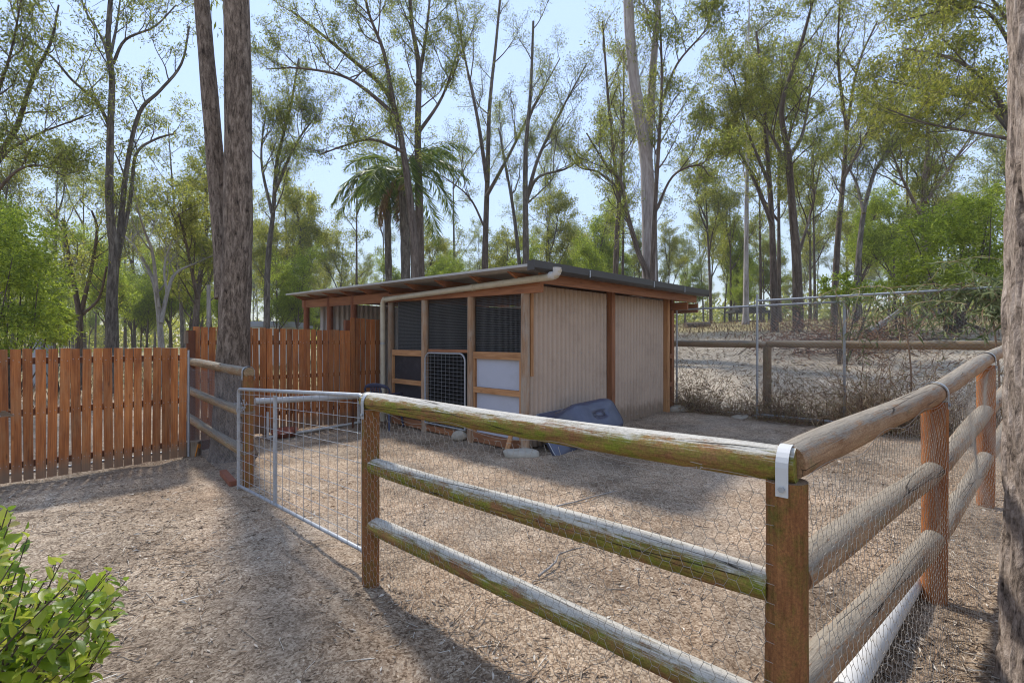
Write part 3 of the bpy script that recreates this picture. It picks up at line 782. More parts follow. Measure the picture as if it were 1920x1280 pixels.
palm("taller palm with a big dark green crown behind the shed roof", (760, 655), (757, 360), 21, 18, 20, 3.7, 31)
palm("smaller palm on a thin trunk left of the taller palm", (727, 655), (726, 392), 23, 13, 11, 2.0, 32)

# woodland behind: seven meshes, many trees
def wood_variant(seed, H, leafm, bark, dense):
    rng = np.random.default_rng(seed)
    lean = rng.uniform(-0.8, 0.8, 2)
    main = smooth_path([(0, 0, -0.3), (lean[0] * .2, lean[1] * .2, H * .3), (lean[0] * .6, lean[1] * .6, H * .65), (lean[0], lean[1], H)], 6)
    S = [(main, 0.085 + 0.005 * H, 0.025, 1.0)]
    for k in range(rng.integers(1, 4)):
        i = rng.integers(8, 15); p = main[i]; az = rng.uniform(0, 6.28)
        S.append((walk(rng, p, (math.cos(az) * .55, math.sin(az) * .55, 1), H * rng.uniform(.3, .45), 8, .06, .08), 0.08, 0.02, 0.8))
    wg, lg = grow(rng, S, limbs=12, t0=0.42, L=(1.3, 2.8), subs=5, twigs=3, nleaf=int(17 * dense), leaf=(0.18, 0.052), spread=0.16, sides=6)
    return wg.mesh("trunk", bark), lg.mesh("crown", leafm)
VARS = [wood_variant(201, 15, M['leaf_olive'], M['bark_grey'], 1.0), wood_variant(202, 18, M['leaf_olive'], M['bark_brown'], 0.9),
        wood_variant(203, 13, M['leaf_warm'], M['bark_brown'], 1.1), wood_variant(204, 17, M['leaf_grey'], M['bark_pale'], 0.8),
        wood_variant(205, 11, M['leaf_warm'], M['bark_grey'], 1.3), wood_variant(206, 20, M['leaf_olive'], M['bark_grey'], 0.8),
        wood_variant(207, 8, M['leaf_bright'], M['bark_brown'], 1.3)]
KIND = [("grey-trunked gum of the open woodland", "grey-trunked woodland gums"),
        ("tall brown-trunked gum of the woodland", "tall brown-trunked woodland gums"),
        ("yellow-olive brown-trunked gum of the woodland", "yellow-olive woodland gums"),
        ("pale-trunked grey-green gum of the woodland", "pale-trunked woodland gums"),
        ("short yellow-olive gum of the woodland", "short yellow-olive woodland gums"),
        ("very tall thin gum of the woodland", "very tall woodland gums"),
        ("bright green young tree in the undergrowth", "bright green young woodland trees")]
def wood_tree(x, y, k, s, rz):
    z_ = x / y
    where = "beyond the left picket gate" if z_ < -.36 else "beyond the shed roof" if z_ < .34 else "on the hill past the wire fence"
    root = thing("woodland_tree", (x, y, float(ground(x, y)) - 0.05), KIND[k][0] + " " + where, "tree", KIND[k][1] + " " + where)
    root.rotation_euler = (0, 0, rz); root.scale = (s, s, s)
    for me, nm in zip(VARS[k], ("trunk", "crown")):
        o = bpy.data.objects.new(nm, me); COL.objects.link(o); o.parent = root
rw = random.Random(5)
cnt = 0
for row, (y0, y1, num) in enumerate(((25, 33, 14), (33, 44, 32), (44, 62, 56), (62, 95, 74))):
    for i in range(num):
        y = rw.uniform(y0, y1)
        u = (i + rw.random()) / num * 2.3 - 1.15
        x = u * y
        k = rw.choice([0, 1, 2, 3, 4, 5, 0, 1, 2, 6, 6])
        if y < 33 and -13 < x < 4: continue
        if row >= 1 and rw.random() < 0.3: k = rw.choice((6, 4, 2))
        wood_tree(x, y, k, rw.uniform(0.72, 1.1), rw.uniform(0, 6.28)); cnt += 1

for i in range(64):                                              # young trees and undergrowth that close the view between the trunks
    y = rw.uniform(30, 56); x = rw.uniform(-1.15, 1.15) * y
    if x > .3 * y and y < 40: continue
    wood_tree(x, y, 6, rw.uniform(.42, .8), rw.uniform(0, 6.28))
def far_wood():
    g = Geo(); m = 52000
    a = RNG.uniform(-1.02, 1.02, m); d = RNG.uniform(92, 150, m)
    x, y = d * np.sin(a), d * np.cos(a)
    top = np.array([6.5 + 4.5 * mnoise.noise(Vector((q * 16, 3, 0))) + 2.5 * mnoise.noise(Vector((q * 55, 8, 0))) for q in a])
    z = ground(x, y) + np.clip(top, 2, 14) * RNG.random(m) ** .8
    P = np.column_stack([x, y, z])
    g.leaves(P, RNG.normal(size=(m, 3)), RNG.uniform(.5, 1.2, m), RNG.uniform(.25, .5, m))
    tag(g.build("far_woodland", M['leaf_warm']), "far off green woodland closing the horizon", "woodland", kind="stuff")
far_wood()

# ------------------------------------------------------------------ shed
def roof_z(t): return 2.575 + 0.0235 * t
def beam_z(t): return 2.28 + 0.0235 * t
DEPTH, LEN = 4.35, 7.76
Z = np.array([0, 0, 1.0])
def shed():
    S = thing("animal_shed", P0, "long low skillion-roofed timber shed with taupe corrugated side, mesh bays and a white board", "shed")
    posts = [0.0, 1.193, 2.484, 3.64, 5.18, 6.38, 7.76]
    for i, t in enumerate(posts):
        b = shp(0, t); g = Geo()
        r = 0.066 if i < 4 else 0.075
        top = beam_z(t) + (0.12 if i < 4 else 0.2)
        g.tube([b - Z * .1, b + Z * .5, b + Z * 1.2, b + Z * 1.9, b + Z * top], [r * 1.04, r * 1.02, r, r * .98, r * .96], 14, wob=0.05)
        g.build("post", M['round_post'] if i < 4 else M['red_post'], S)
    for (x, y, mat, w_) in ((2.12, -0.03, 'beam', .10), (4.12, -0.02, 'lumber', .09), (4.38, 0.02, 'beam', .11)):
        g = Geo(); b = shp(x, y)
        g.box(b + Z * 1.2, UX * w_ * .5, VX * 0.05, Z * 1.3)
        g.build("side_post", M[mat], S)
    # front beams
    def vbar(x0, t0, t1, z0, z1, wid, hei, mat, name, parent=S):
        g = Geo(); g.bar(shp(x0, t0) + Z * z0, shp(x0, t1) + Z * z1, wid, hei); return g.build(name, M[mat], parent)
    vbar(-0.04, -0.36, 3.64, beam_z(-.36) + .075, beam_z(3.64) + .075, .05, .15, 'beam', "front_beam")
    vbar(-0.02, 3.66, 7.95, beam_z(3.66) + .095, beam_z(7.95) + .095, .05, .19, 'beam', "front_beam")
    vbar(4.35, -0.36, 7.9, beam_z(0) + .03, beam_z(7.9) + .03, .05, .15, 'beam', "rear_beam")
    # rafters running front to back with cut noses
    for t in (0.02, 0.85, 1.75, 2.65, 3.5, 4.35, 5.2, 6.05, 6.95, 7.75):
        zt = roof_z(t) - 0.07
        g = Geo()
        a, b = shp(-0.33, t) + Z * zt, shp(4.75, t) + Z * zt
        c = (a + b) / 2; ex = (b - a) / 2; ey = VX * .022; ez = Z * .06
        g.box(c, ex, ey, ez)
        v = g.v[0]
        for q in range(8):                                       # nose cut at the front end
            if np.dot(v[q] - c, ex) < 0 and v[q][2] < c[2]: v[q] += UX * 0.22 + Z * 0.02
        g.build("rafter", M['beam'], S)
    # roof sheet with real corrugations
    def corrugated(a, alen, adir, b, bdir, pitch, amp, nrm, n_b=2, groove=False):
        n = int(alen / pitch * 8) + 1
        s = np.linspace(0, alen, n)
        g = Geo()
        off = amp * np.cos(s / pitch * 2 * np.pi) if not groove else -2 * amp * (0.5 + 0.5 * np.cos(s / pitch * 2 * np.pi)) ** 2.2
        rows = []
        for k in range(n_b):
            rows.append(np.asarray(a) + s[:, None] * adir + bdir * b * k / (n_b - 1) + off[:, None] * nrm)
        v = np.stack(rows); vf = v.reshape(-1, 3)
        i = np.arange(n_b - 1)[:, None] * n; j = np.arange(n - 1)[None]
        q = np.stack([i + j, i + j + 1, i + n + j + 1, i + n + j], -1).reshape(-1, 4)
        g.add(vf, vf, q, smooth=True)
        return g
    rd = unit(VX * 1.0 + Z * 0.0235)
    base = shp(-0.42, -0.47) + Z * (roof_z(-.47) + 0.02)
    g = corrugated(base, 5.25, UX, 8.45, rd, 0.076, 0.009, Z, 3)
    g.build("roof_sheet", M['roof'], S)
    vbar(-0.425, -0.45, 8.0, roof_z(-.45) + .028, roof_z(8.0) + .028, .014, .035, 'roof', "roof_edge_trim")
    # gutter along the low right edge: an open channel
    prof = [(0.0, .085), (0.0, -.02), (.02, -.045), (.085, -.045), (.115, -.01), (.12, .085), (.108, .085), (.104, -.005), (.08, -.033), (.026, -.033), (.012, -.015), (.012, .085)]
    g = Geo(); A, B = shp(-0.44, -0.46), shp(4.84, -0.46); zz = roof_z(-.47) + 0.0
    for e in (A, B): pass
    ring = lambda P: np.array([P - VX * (px_ - 0.0) + Z * (zz + pz) for px_, pz in prof])
    v = np.vstack([ring(A), ring(B)]); n = len(prof)
    g.add(v, v, [(k, (k + 1) % n, n + (k + 1) % n, n + k) for k in range(n)])
    for P in (A, B):
        g.box(P - VX * .06 + Z * (zz + .02), UX * .004, VX * .06, Z * .064)
    gu = g.build("gutter", M['gutter'], S)
    for x in (0.75, 2.6, 3.75):
        g = Geo(); g.box(shp(x, -.585) + Z * (zz + .015), UX * .010, VX * .004, Z * .05)
        g.build("gutter_clip", M['galv'], gu)
    g = Geo(); g.bar(shp(-.1, -.36) + Z * (zz - .10), shp(4.7, -.36) + Z * (zz - .10), .045, .14); g.build("fascia", M['beam'], S)
    g = Geo(); g.bar(shp(4.72, -.4) + Z * (zz - .28), shp(4.72, 0.6) + Z * (zz - .28), .05, .18); g.build("beam_end", M['beam'], S)
    # corrugated side wall in two sheets, silver rear and end walls
    for x0, ln in ((0.09, 1.96), (2.19, 1.86)):
        g = corrugated(shp(x0, 0) + Z * .06, ln, UX, 2.36, Z, 0.104, 0.02, -VX, 2, True)
        ws = g.build("wall_sheet", M['clad'], S)
        g = Geo()
        for zz_ in (.25, .85, 1.42, 2.05):
            for xx_ in np.arange(x0 + .05, x0 + ln, .196):
                p_ = shp(xx_, 0) + Z * (zz_ + RNG.uniform(-.006, .006)) - VX * .001
                g.tube([p_ + VX * .004, p_ - VX * .005], .006, 6)
        tag(g.build("screws", M['galv'], ws), kind="stuff")
    g = corrugated(shp(DEPTH, 0.05) + Z * .06, LEN - .05, VX, 2.5, Z, 0.14, 0.012, UX, 2); g.build("rear_wall_sheet", M['silver'], S)
    g = corrugated(shp(0.35, LEN - .02) + Z * .06, 4.0, UX, 2.55, Z, 0.14, 0.012, VX, 2); g.build("end_wall_sheet", M['silver'], S)
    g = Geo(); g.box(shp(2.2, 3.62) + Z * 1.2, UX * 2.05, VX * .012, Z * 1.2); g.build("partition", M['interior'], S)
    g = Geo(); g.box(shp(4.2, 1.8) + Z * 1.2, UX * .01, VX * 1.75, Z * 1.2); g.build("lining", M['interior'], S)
    g = Geo(); g.box(shp(4.06, .045) + Z * 0.95, UX * .012, VX * .012, Z * .5); g.build("white_conduit", M['pvc'], S)
    for z in (0.72, 1.3):
        g = Geo(); g.box(shp(4.26, -.03) + Z * z, UX * .09, VX * .02, Z * .045); g.build("side_block", M['beam'], S)
    g = Geo(); g.box(shp(0.085, -.03) + Z * 1.72, UX * .025, VX * .03, Z * .62); g.build("corner_stud", M['lumber'], S)
    # front bays: wire mesh above, boards or a small gate below
    for i, (a, b) in enumerate(((0.0, 1.193), (1.193, 2.484), (2.484, 3.64))):
        g = Geo(); t0, t1 = a + .06, b - .06
        z0 = 1.44; sp = 0.0265
        ts = np.arange(t0, t1, sp); zs = np.arange(z0, beam_z(a) + .02, sp)
        off = lambda t, z: 0.008 * math.sin(t * 5 + i) * math.sin(z * 4)
        P = [shp(.05 + off(t, z0), t) + Z * z0 for t in ts] + [shp(.052, t0) + Z * z for z in zs]
        Q = [shp(.05, t) + Z * (beam_z(t)) for t in ts] + [shp(.052, t1) + Z * z for z in zs]
        g.wires(P, Q, 0.0014)
        g.build("wire_mesh", M['mesh_dark'], S)
        if i != 1:
            for z, hh in ((1.385, .11), (0.84, .085), (0.09, .14)):
                vbar(0.0, a + .07, b - .07, z, z, .045, hh, 'lumber' if z > .3 else 'beam', "cross_rail")
            mt = 'whiteboard' if i == 0 else 'blackboard'
            for z0_, z1_ in ((0.885, 1.33), (0.165, 0.795)):
                g = Geo(); g.box(shp(.03, (a + b) / 2) + Z * (z0_ + z1_) / 2, VX * ((b - a) / 2 - .07), UX * .006, Z * (z1_ - z0_) / 2)
                tag(g.build("infill_board", M[mt], S), "white infill board" if i == 0 else "black infill board")
            for t in (a + .085, b - .085):
                g = Geo(); g.box(shp(.012, t) + Z * .74, VX * .018, UX * .03, Z * .585); g.build("stud", M['lumber'], S)
        else:
            vbar(0.03, a + .07, b - .07, 1.44, 1.44, .03, .05, 'beam', "cross_rail")
            vbar(0.0, a + .07, b - .07, .07, .07, .045, .1, 'beam', "cross_rail")
    # little galvanised gate in the middle bay, a hinged part of the shed
    gx, ga, gb = -0.06, 1.193 + .09, 2.484 - .09
    gz0, gz1, rr = .17, 1.40, .13
    loop = []
    for t, z, a0 in ((ga, gz1, 180), (gb, gz1, 90)):
        sgn = 1 if t == ga else -1
        for k in range(7):
            an = R(a0 - k * 15)
            loop.append((t + sgn * rr + math.cos(an) * rr, z - rr + math.sin(an) * rr))
    pts = [(ga, gz0)] + loop + [(gb, gz0), (ga, gz0)]
    g = Geo(); g.tube([shp(gx, t) + Z * z for t, z in pts], .015, 8)
    gate = g.build("bay_gate", M['galv'], S)
    g = Geo()
    zs = np.arange(gz0 + .06, gz1 - .03, .062); ts = np.arange(ga + .1, gb - .02, .105)
    g.wires([shp(gx, ga) + Z * z for z in zs] + [shp(gx, t) + Z * gz0 for t in ts], [shp(gx, gb) + Z * z for z in zs] + [shp(gx, t) + Z * (gz1 - .01) for t in ts], .0019, 4)
    g.build("gate_mesh", M['galv'], gate)
    # rain pipe with elbows and collar
    a = shp(-.13, -.66) + Z * 2.455; b = shp(-.13, 3.70) + Z * 2.415
    path = [a + UX * .02 + Z * .09 - VX * .05, a + Z * .055 - VX * .045, a + Z * .015 - VX * .02, a + VX * .04]
    path += [a + (b - a) * k / 8 for k in range(1, 8)] + [b - VX * .05, b + VX * .005 - Z * .02, b + VX * .03 - Z * .07]
    path += [b + VX * .03 - Z * (.07 + (2.415 - .12) * k / 6) for k in range(1, 7)]
    g = Geo(); g.tube(path, .049, 12); rp = g.build("rain_pipe", M['pvc_cream'], S)
    for f in (0.38, 0.985):
        p = a + (b - a) * f; g = Geo(); g.tube([p - VX * .04, p + VX * .04], .055, 12); g.build("pipe_collar", M['pvc_cream'], rp)
    g = Geo(); p = a + VX * .01 + Z * .012; g.tube([p - VX * .05 + Z * .1, p - VX * .045 + Z * .03, p, p + VX * .07], .056, 12); g.build("pipe_elbow", M['pvc'], rp)
    g = Geo(); p = b + VX * .03 - Z * .85; g.tube([p - Z * .02, p + Z * .02], .053, 12); g.build("pipe_clip", M['galv'], rp)
shed()

def blob(name, label, cat, c, r, mat, seed, flat=1.0, parent=None):
    import bmesh
    bm = bmesh.new(); bmesh.ops.create_icosphere(bm, subdivisions=3, radius=1)
    for v in bm.verts:
        n = 1 + 0.22 * mnoise.noise(v.co * 1.3 + Vector((seed, 0, 0))) + 0.08 * mnoise.noise(v.co * 4 + Vector((0, seed, 0)))
        v.co = Vector((v.co.x * r[0], v.co.y * r[1], max(-0.7, min(flat, v.co.z)) * r[2])) * n
    me = bpy.data.meshes.new(name); bm.to_mesh(me); bm.free(); me.materials.append(mat)
    for p in me.polygons: p.use_smooth = True
    o = bpy.data.objects.new(name, me); o.location = tuple(float(x) for x in c); COL.objects.link(o)
    return tag(o, label, cat)
blob("footing_stone", "flat pale concrete slab at the foot of the shed's corner post", "slab", (0.14, 6.74, 0.04), (.26, .17, .085), M['concrete'], 3.2, 0.6)
blob("rock", "round grey rock on the dirt before the shed's middle bay", "rock", (-.85, 7.84, .07), (.13, .1, .09), M['stone'], 8.4)
blob("rock", "broken pale stone at the far bottom corner of the taupe wall", "rock", tuple(shp(4.35, -.15) + Z * .2), (.2, .14, .1), M['stone'], 5.5)
blob("rock", "small mossy stone beside the bottom rail of the steel fence", "rock", (4.3, 9.0, .17), (.2, .14, .07), M['stone'], 6.5)
for (x, lab) in ((2.4, "crumbling stone under the taupe wall right of the tub"), (3.3, "low stone edging piece under the taupe wall near its far end")):
    blob("rock", lab, "rock", tuple(shp(x, -.12) + Z * .08), (.16, .09, .055), M['stone'], 2 + x)
def board(name, label, cat, a, b, wid, thk, mat, up=(0, 0, 1)):
    g = Geo(); g.bar(a, b, wid, thk, up); return tag(g.build(name, M[mat]), label, cat)
board("plank", "short pale board leaning on the shed front beside the corner post", "board", px(950, 846, 6.85), px(962, 800, 7.0) , .075, .02, 'lumber', UX)

# the navy tub tipped on its side against the wall
def tub():
    root_p = shp(0.95, -.25)
    T = thing("plastic_tub", root_p, "navy blue plastic bath tub tipped on its side against the taupe wall", "tub")
    A = shp(0.12, -.06) + Z * .545; ax = unit(UX * 1.0 + Z * 0.03)
    dn = unit(-VX * .42 - Z * .55)
    L, W, DPT = 1.54, 0.70, 0.35
    nn = unit(np.cross(ax, dn)); nn = nn if np.dot(nn, -VX) > 0 else -nn
    n = 64
    def ring(cx, cy, hx, hy, e, dep):
        th = np.linspace(0, 2 * np.pi, n, endpoint=False)
        c, s = np.cos(th), np.sin(th)
        x = cx + hx * np.sign(c) * np.abs(c) ** (2 / e); y = cy + hy * np.sign(s) * np.abs(s) ** (2 / e)
        return A + x[:, None] * ax + y[:, None] * dn + nn * dep
    rings = [ring(L / 2, W / 2, L / 2, W / 2, 14, -.045), ring(L / 2, W / 2, L / 2, W / 2, 14, 0.0), ring(L / 2, W / 2, L / 2 - .012, W / 2 - .012, 12, .012),
             ring(L * .58, W / 2, L * .405, W * .445, 7, .016), ring(L * .583, W / 2, L * .395, W * .43, 6, .06), ring(L * .59, W * .5, L * .375, W * .405, 5.5, DPT * .55),
             ring(L * .597, W * .5, L * .36, W * .385, 5, DPT * .84), ring(L * .6, W * .5, L * .338, W * .36, 4.5, DPT * .95), ring(L * .6, W * .5, L * .31, W * .33, 4, DPT * .99), ring(L * .6, W * .5, L * .24, W * .25, 3.5, DPT * 1.02), ring(L * .6, W * .5, L * .16, W * .16, 3, DPT * 1.045), ring(L * .6, W * .5, L * .07, W * .07, 2.5, DPT * 1.06)]
    v = np.vstack(rings)
    for k in range(len(v)):
        p = v[k]; v[k] = p + nn * (0.022 * mnoise.noise(Vector(p * 3.2)) + 0.012 * abs(mnoise.noise(Vector(p * 7)))) if k > 4 * n else p
    q = [(i * n + j, i * n + (j + 1) % n, (i + 1) * n + (j + 1) % n, (i + 1) * n + j) for i in range(len(rings) - 1) for j in range(n)]
    g = Geo(); g.add(v, v, q, smooth=True)
    cc = v[-n:].mean(0); g.add(np.vstack([v[-n:], cc]), np.vstack([v[-n:], cc]), tris=[(n, j, (j + 1) % n) for j in range(n)], smooth=True)
    o = g.build("shell", M['tub'], T)
    m = o.modifiers.new("solid", 'SOLIDIFY'); m.thickness = 0.006
    for (fx, fy, r) in ((.365, .24, .027),):
        c = A + ax * L * fx + dn * W * fy + nn * (DPT * 1.012)
        g = Geo(); g.tube([c - nn * .02, c + nn * .004], .036, 20); fl = g.build("drain_flange", M['tub'], T)
        g = Geo(); g.tube([c - nn * .01, c + nn * .007], r, 20); g.build("drain_hole", M['black'], T)
    g = Geo()
    th = np.linspace(0, 2 * np.pi, n + 1)
    rr = np.vstack([rings[1], rings[1][:1]]); g.tube(rr, .008, 5, caps=False); g.build("rim_edge", M['galv'], T)
tub()

# plastic chair
def chair():
    c = np.array([-2.36, 8.93, float(ground(-2.36, 8.93))])
    T = thing("plastic_chair", c, "navy plastic garden chair between the downpipe and the fence", "chair")
    fw = unit([0.25, 1, 0]); sd_ = np.cross(fw, Z)                # we see the back of the chair
    P = lambda a, b, z: c + sd_ * a + fw * b + Z * z
    def sheet(fn, nu, nv, name, th=.012):
        g = Geo(); v = np.array([fn(i / (nu - 1), j / (nv - 1)) for j in range(nv) for i in range(nu)])
        q = [(j * nu + i, j * nu + i + 1, (j + 1) * nu + i + 1, (j + 1) * nu + i) for j in range(nv - 1) for i in range(nu - 1)]
        g.add(v, v, q, smooth=True); o = g.build(name, M['chair'], T)
        m = o.modifiers.new("solid", 'SOLIDIFY'); m.thickness = th; m.offset = 0
        return o
    sheet(lambda u, v: P((u - .5) * .44, -.2 + v * .44, .42 - .015 * math.sin(v * 3.1) * math.sin(u * 3.1)), 10, 8, "seat")
    def back(u, v):
        z = .44 + v * .42; wv = .40 + .08 * math.sin(v * 2.2)
        if v > .75: wv *= 1 - ((v - .75) / .25) ** 2.5 * .28
        return P((u - .5) * wv, -.22 - .12 * v + .05 * (2 * u - 1) ** 2, z + (-.03 * (2 * u - 1) ** 2 if v > .7 else 0))
    sheet(lambda u, v: back(u, .82 + .18 * v), 14, 4, "backrest")
    for k in range(5):
        sheet(lambda u, v, k=k: back(.3 + .1 * k - .03 + .06 * u, v * .86), 3, 8, "back_slat", .01)
    for s in (0, 1):
        g = Geo(); g.tube([back(s, v) for v in np.linspace(0, .95, 8)], .019, 8); g.build("back_frame", M['chair'], T)
        sg = -1 if s == 0 else 1
        g = Geo(); g.tube(smooth_path([P(sg * .24, -.28, .66), P(sg * .28, -.05, .65), P(sg * .27, .16, .63), P(sg * .24, .2, .45)], 5), .018, 8); g.build("armrest", M['chair'], T)
        for b0, b1 in ((-.2, -.29), (.2, .25)):
            g = Geo(); g.tube([P(sg * .2, b0, .42), P(sg * .235, (b0 + b1) / 2, .2), P(sg * .26, b1, 0)], [.026, .022, .018], 8); g.build("leg", M['chair'], T)
chair()

# ------------------------------------------------------------------ picket fences
def picket_run(name, label, cat, A, B, pitch, top, rails, post_ts, face, skew=0.0):
    """palings on the camera side of back rails, A to B on the ground"""
    A, B = np.array([*A, 0.0]), np.array([*B, 0.0])
    d = unit(B - A); n = np.cross(d, Z) * face
    L = np.linalg.norm(B - A)
    T = thing(name, A, label, cat)
    k = 0; s = 0.0
    while s < L:
        w_ = pitch * RNG.uniform(.80, .89)
        p = A + d * (s + w_ / 2)
        gz = float(ground(p[0], p[1])) + 0.035 + RNG.uniform(-.008, .012)
        tz = top(s / L) + RNG.uniform(-.008, .008)
        tilt = d * RNG.normal() * 0.006
        g = Geo(); g.box(p + n * RNG.uniform(0, .004) + Z * (gz + tz) / 2, d * w_ / 2, n * .007, Z * (tz - gz) / 2 + tilt)
        ob = g.build("paling", M['paling'], T)
        gn = Geo()
        for rz in rails:
            if rz < tz - .05:
                for e in (-.28, .28):
                    q = p + d * w_ * e + n * .0125 + Z * (rz + RNG.uniform(-.012, .012))
                    gn.box(q, d * .0035, n * .002, Z * .0035)
        tag(gn.build("nails", M['galv'], ob), kind="stuff")
        s += pitch * RNG.uniform(.97, 1.04); k += 1
    for rz in rails:
        g = Geo(); g.bar(A - n * .032 + Z * rz, B - n * .032 + Z * rz, .036, .075); g.build("rail", M['fence_rail'], T)
    for t in post_ts:
        p = A + (B - A) * t - n * .10
        g = Geo(); g.box(p + Z * top(t) * .48, d * .045, n * .045, Z * top(t) * .5); g.build("post", M['fence_rail'], T)
    return T, A, d, n
fa, fA, fd, fn = picket_run("picket_gate", "low red-brown picket gate panel at the left with a small grey wooden motif", "gate",
           (-5.92, 4.90), (-4.49, 6.54), .0975, lambda t: 1.515, (0.22, .80, 1.38), (), 1)
g = Geo(); p = np.array([-4.42, 6.61, 0]); g.tube([p + Z * .03, p + Z * 1.48], .014, 10); g.build("gate_frame_pole", M['galv'], fa)
for z in (.12, 1.40):
    g = Geo(); g.tube([p + Z * z - fn * .065, p + Z * z - fd * 2.15 - fn * .065], .018, 8); g.build("gate_frame_rail", M['galv'], fa)
# small stacked grey timber motif hung on the gate
q = px(6, 776, 5.33) + fn * .06
T = thing("wall_ornament", q, "small weathered grey stepped wooden ornament hung on the left picket gate", "ornament")
for k in range(5):
    g = Geo(); wd = .085 - .017 * k
    g.box(q + Z * (.014 * k - .02) + fn * (.004 * k - .02), fd * wd, fn * .014, Z * .0062); g.build("slat", M['old_board'], T)
picket_run("picket_fence", "tall orange-brown paling fence joining the shed, higher at its shed end", "fence",
           (-4.97, 7.53), (-2.64, 9.88), .108, lambda t: 1.835 - .03 * t if t < .765 else 2.06 - .12 * (t - .765), (0.35, .98, 1.58), (.33, .78), 1)

# ------------------------------------------------------------------ post and rail fences
def log(path, r, mat, name, parent, wob=.06, n=14):
    path = np.asarray(path, float); a, b = path[0], path[-1]
    t = np.linspace(0, 1, n)[:, None]
    pts = a * (1 - t) + b * t
    if len(path) == 3: pts += (path[1] - (a + b) / 2) * 4 * t * (1 - t)
    ph = RNG.uniform(0, 9)
    pts[:, 2] += 0.006 * np.sin(t[:, 0] * 5 + ph)
    rr = r * (1 + .035 * np.sin(t[:, 0] * 6 + ph))
    rr[0] *= .93; rr[-1] *= .93
    g = Geo(); g.tube(pts, rr, 22, wob=wob)
    return g.build(name, mat, parent)
def vpost(p, r, z1, mat, parent, lean=(0, 0)):
    p = np.array([p[0], p[1], 0.0]); gz = float(ground(p[0], p[1])); g = Geo()
    hs = np.linspace(gz - .15, z1, 9)
    pts = np.array([[p[0] + lean[0] * (h - gz), p[1] + lean[1] * (h - gz), h] for h in hs])
    g.tube(pts, r * (1 + .02 * np.sin(hs * 4 + p[0])), 22, wob=.05)
    return g.build("post", mat, parent)
def strap(c, axis, r, leg, parent, wid=.034):
    """galvanised saddle strap over a rail end at c, legs down the post sides"""
    axis = unit(axis); side = unit(np.cross(axis, Z))
    th = np.linspace(0, np.pi, 13)
    prof = [side * r + Z * -leg] + [side * r * math.cos(t) + Z * r * math.sin(t) for t in th] + [-side * r - Z * leg]
    v = []
    for o in (prof, [p * (1 + .0035 / np.linalg.norm(p)) for p in prof]):
        for e in (-1, 1):
            v += [c + p + axis * e * wid / 2 for p in o]
    n = len(prof); v = np.array(v)
    q = []
    for i in range(n - 1):
        q += [(i, i + 1, n + i + 1, n + i), (2 * n + i, 3 * n + i, 3 * n + i + 1, 2 * n + i + 1), (i, 2 * n + i, 2 * n + i + 1, i + 1), (n + i, n + i + 1, 3 * n + i + 1, 3 * n + i)]
    g = Geo(); g.add(v, v, q, smooth=False); o = g.build("strap", M['pvc'] if wid > .03 and leg > .085 and r > .061 and r < .062 else M['galv'], parent)
    for s in (-1, 1):
        b = c + s * side * (r + .004) - Z * (leg - .022)
        g = Geo(); g.tube([b, b + s * side * .007], .010, 6); g.build("bolt", M['galv'], o)
    return o
def hexnet(A, B, z0, z1, nrm, cell, mat, parent, name="wire_netting", r=.00105, flare=0.0, off=.064, wave=.02, z0b=None, z1b=None):
    A, B = np.array([A[0], A[1], 0.0]), np.array([B[0], B[1], 0.0]); d = unit(B - A); L = np.linalg.norm(B - A)
    hx = cell * 1.0; hy = cell * 0.62
    P, Q = [], []
    z0b = z0 if z0b is None else z0b; z1b = z1 if z1b is None else z1b
    H = z1 - z0
    def pt(s, h):
        f = min(max(s / L, 0), 1); zz0 = z0 + (z0b - z0) * f; zz1 = z1 + (z1b - z1) * f
        hh = h / H
        s2 = s + .010 * mnoise.noise(Vector((s * 5, h * 5, 4.4)))
        o = off + flare * (1 - hh) ** 2 + wave * mnoise.noise(Vector((s * 1.8, h * 1.6, 2.2 + A[0]))) * (1 - abs(2 * hh - 1) ** 3)
        z = zz0 + (zz1 - zz0) * hh + .012 * mnoise.noise(Vector((s * 4, h * 4, 7.7)))
        if hh > .97: z += .02 * math.sin(s * 9) - .015
        return A + d * s2 + nrm * o + Z * z
    nx, ny = int(H / hx), int(L / hy)
    for j in range(ny):
        sh = (j % 2) * hx / 2
        for i in range(nx):
            x = i * hx + sh; y = j * hy
            a, b, c, e = (x, y), (x + hx / 2, y + hy * .36), (x + hx, y), (x + hx / 2, y + hy)
            for u, w_ in ((a, b), (b, c), (b, e)):
                P.append(pt(u[1], min(u[0], H))); Q.append(pt(w_[1], min(w_[0], H)))
    for i in range(ny * 2):
        P.append(pt(i * hy / 2, H)); Q.append(pt((i + 1) * hy / 2, H))
    g = Geo(); g.wires(P, Q, r)
    return g.build(name, mat, parent)

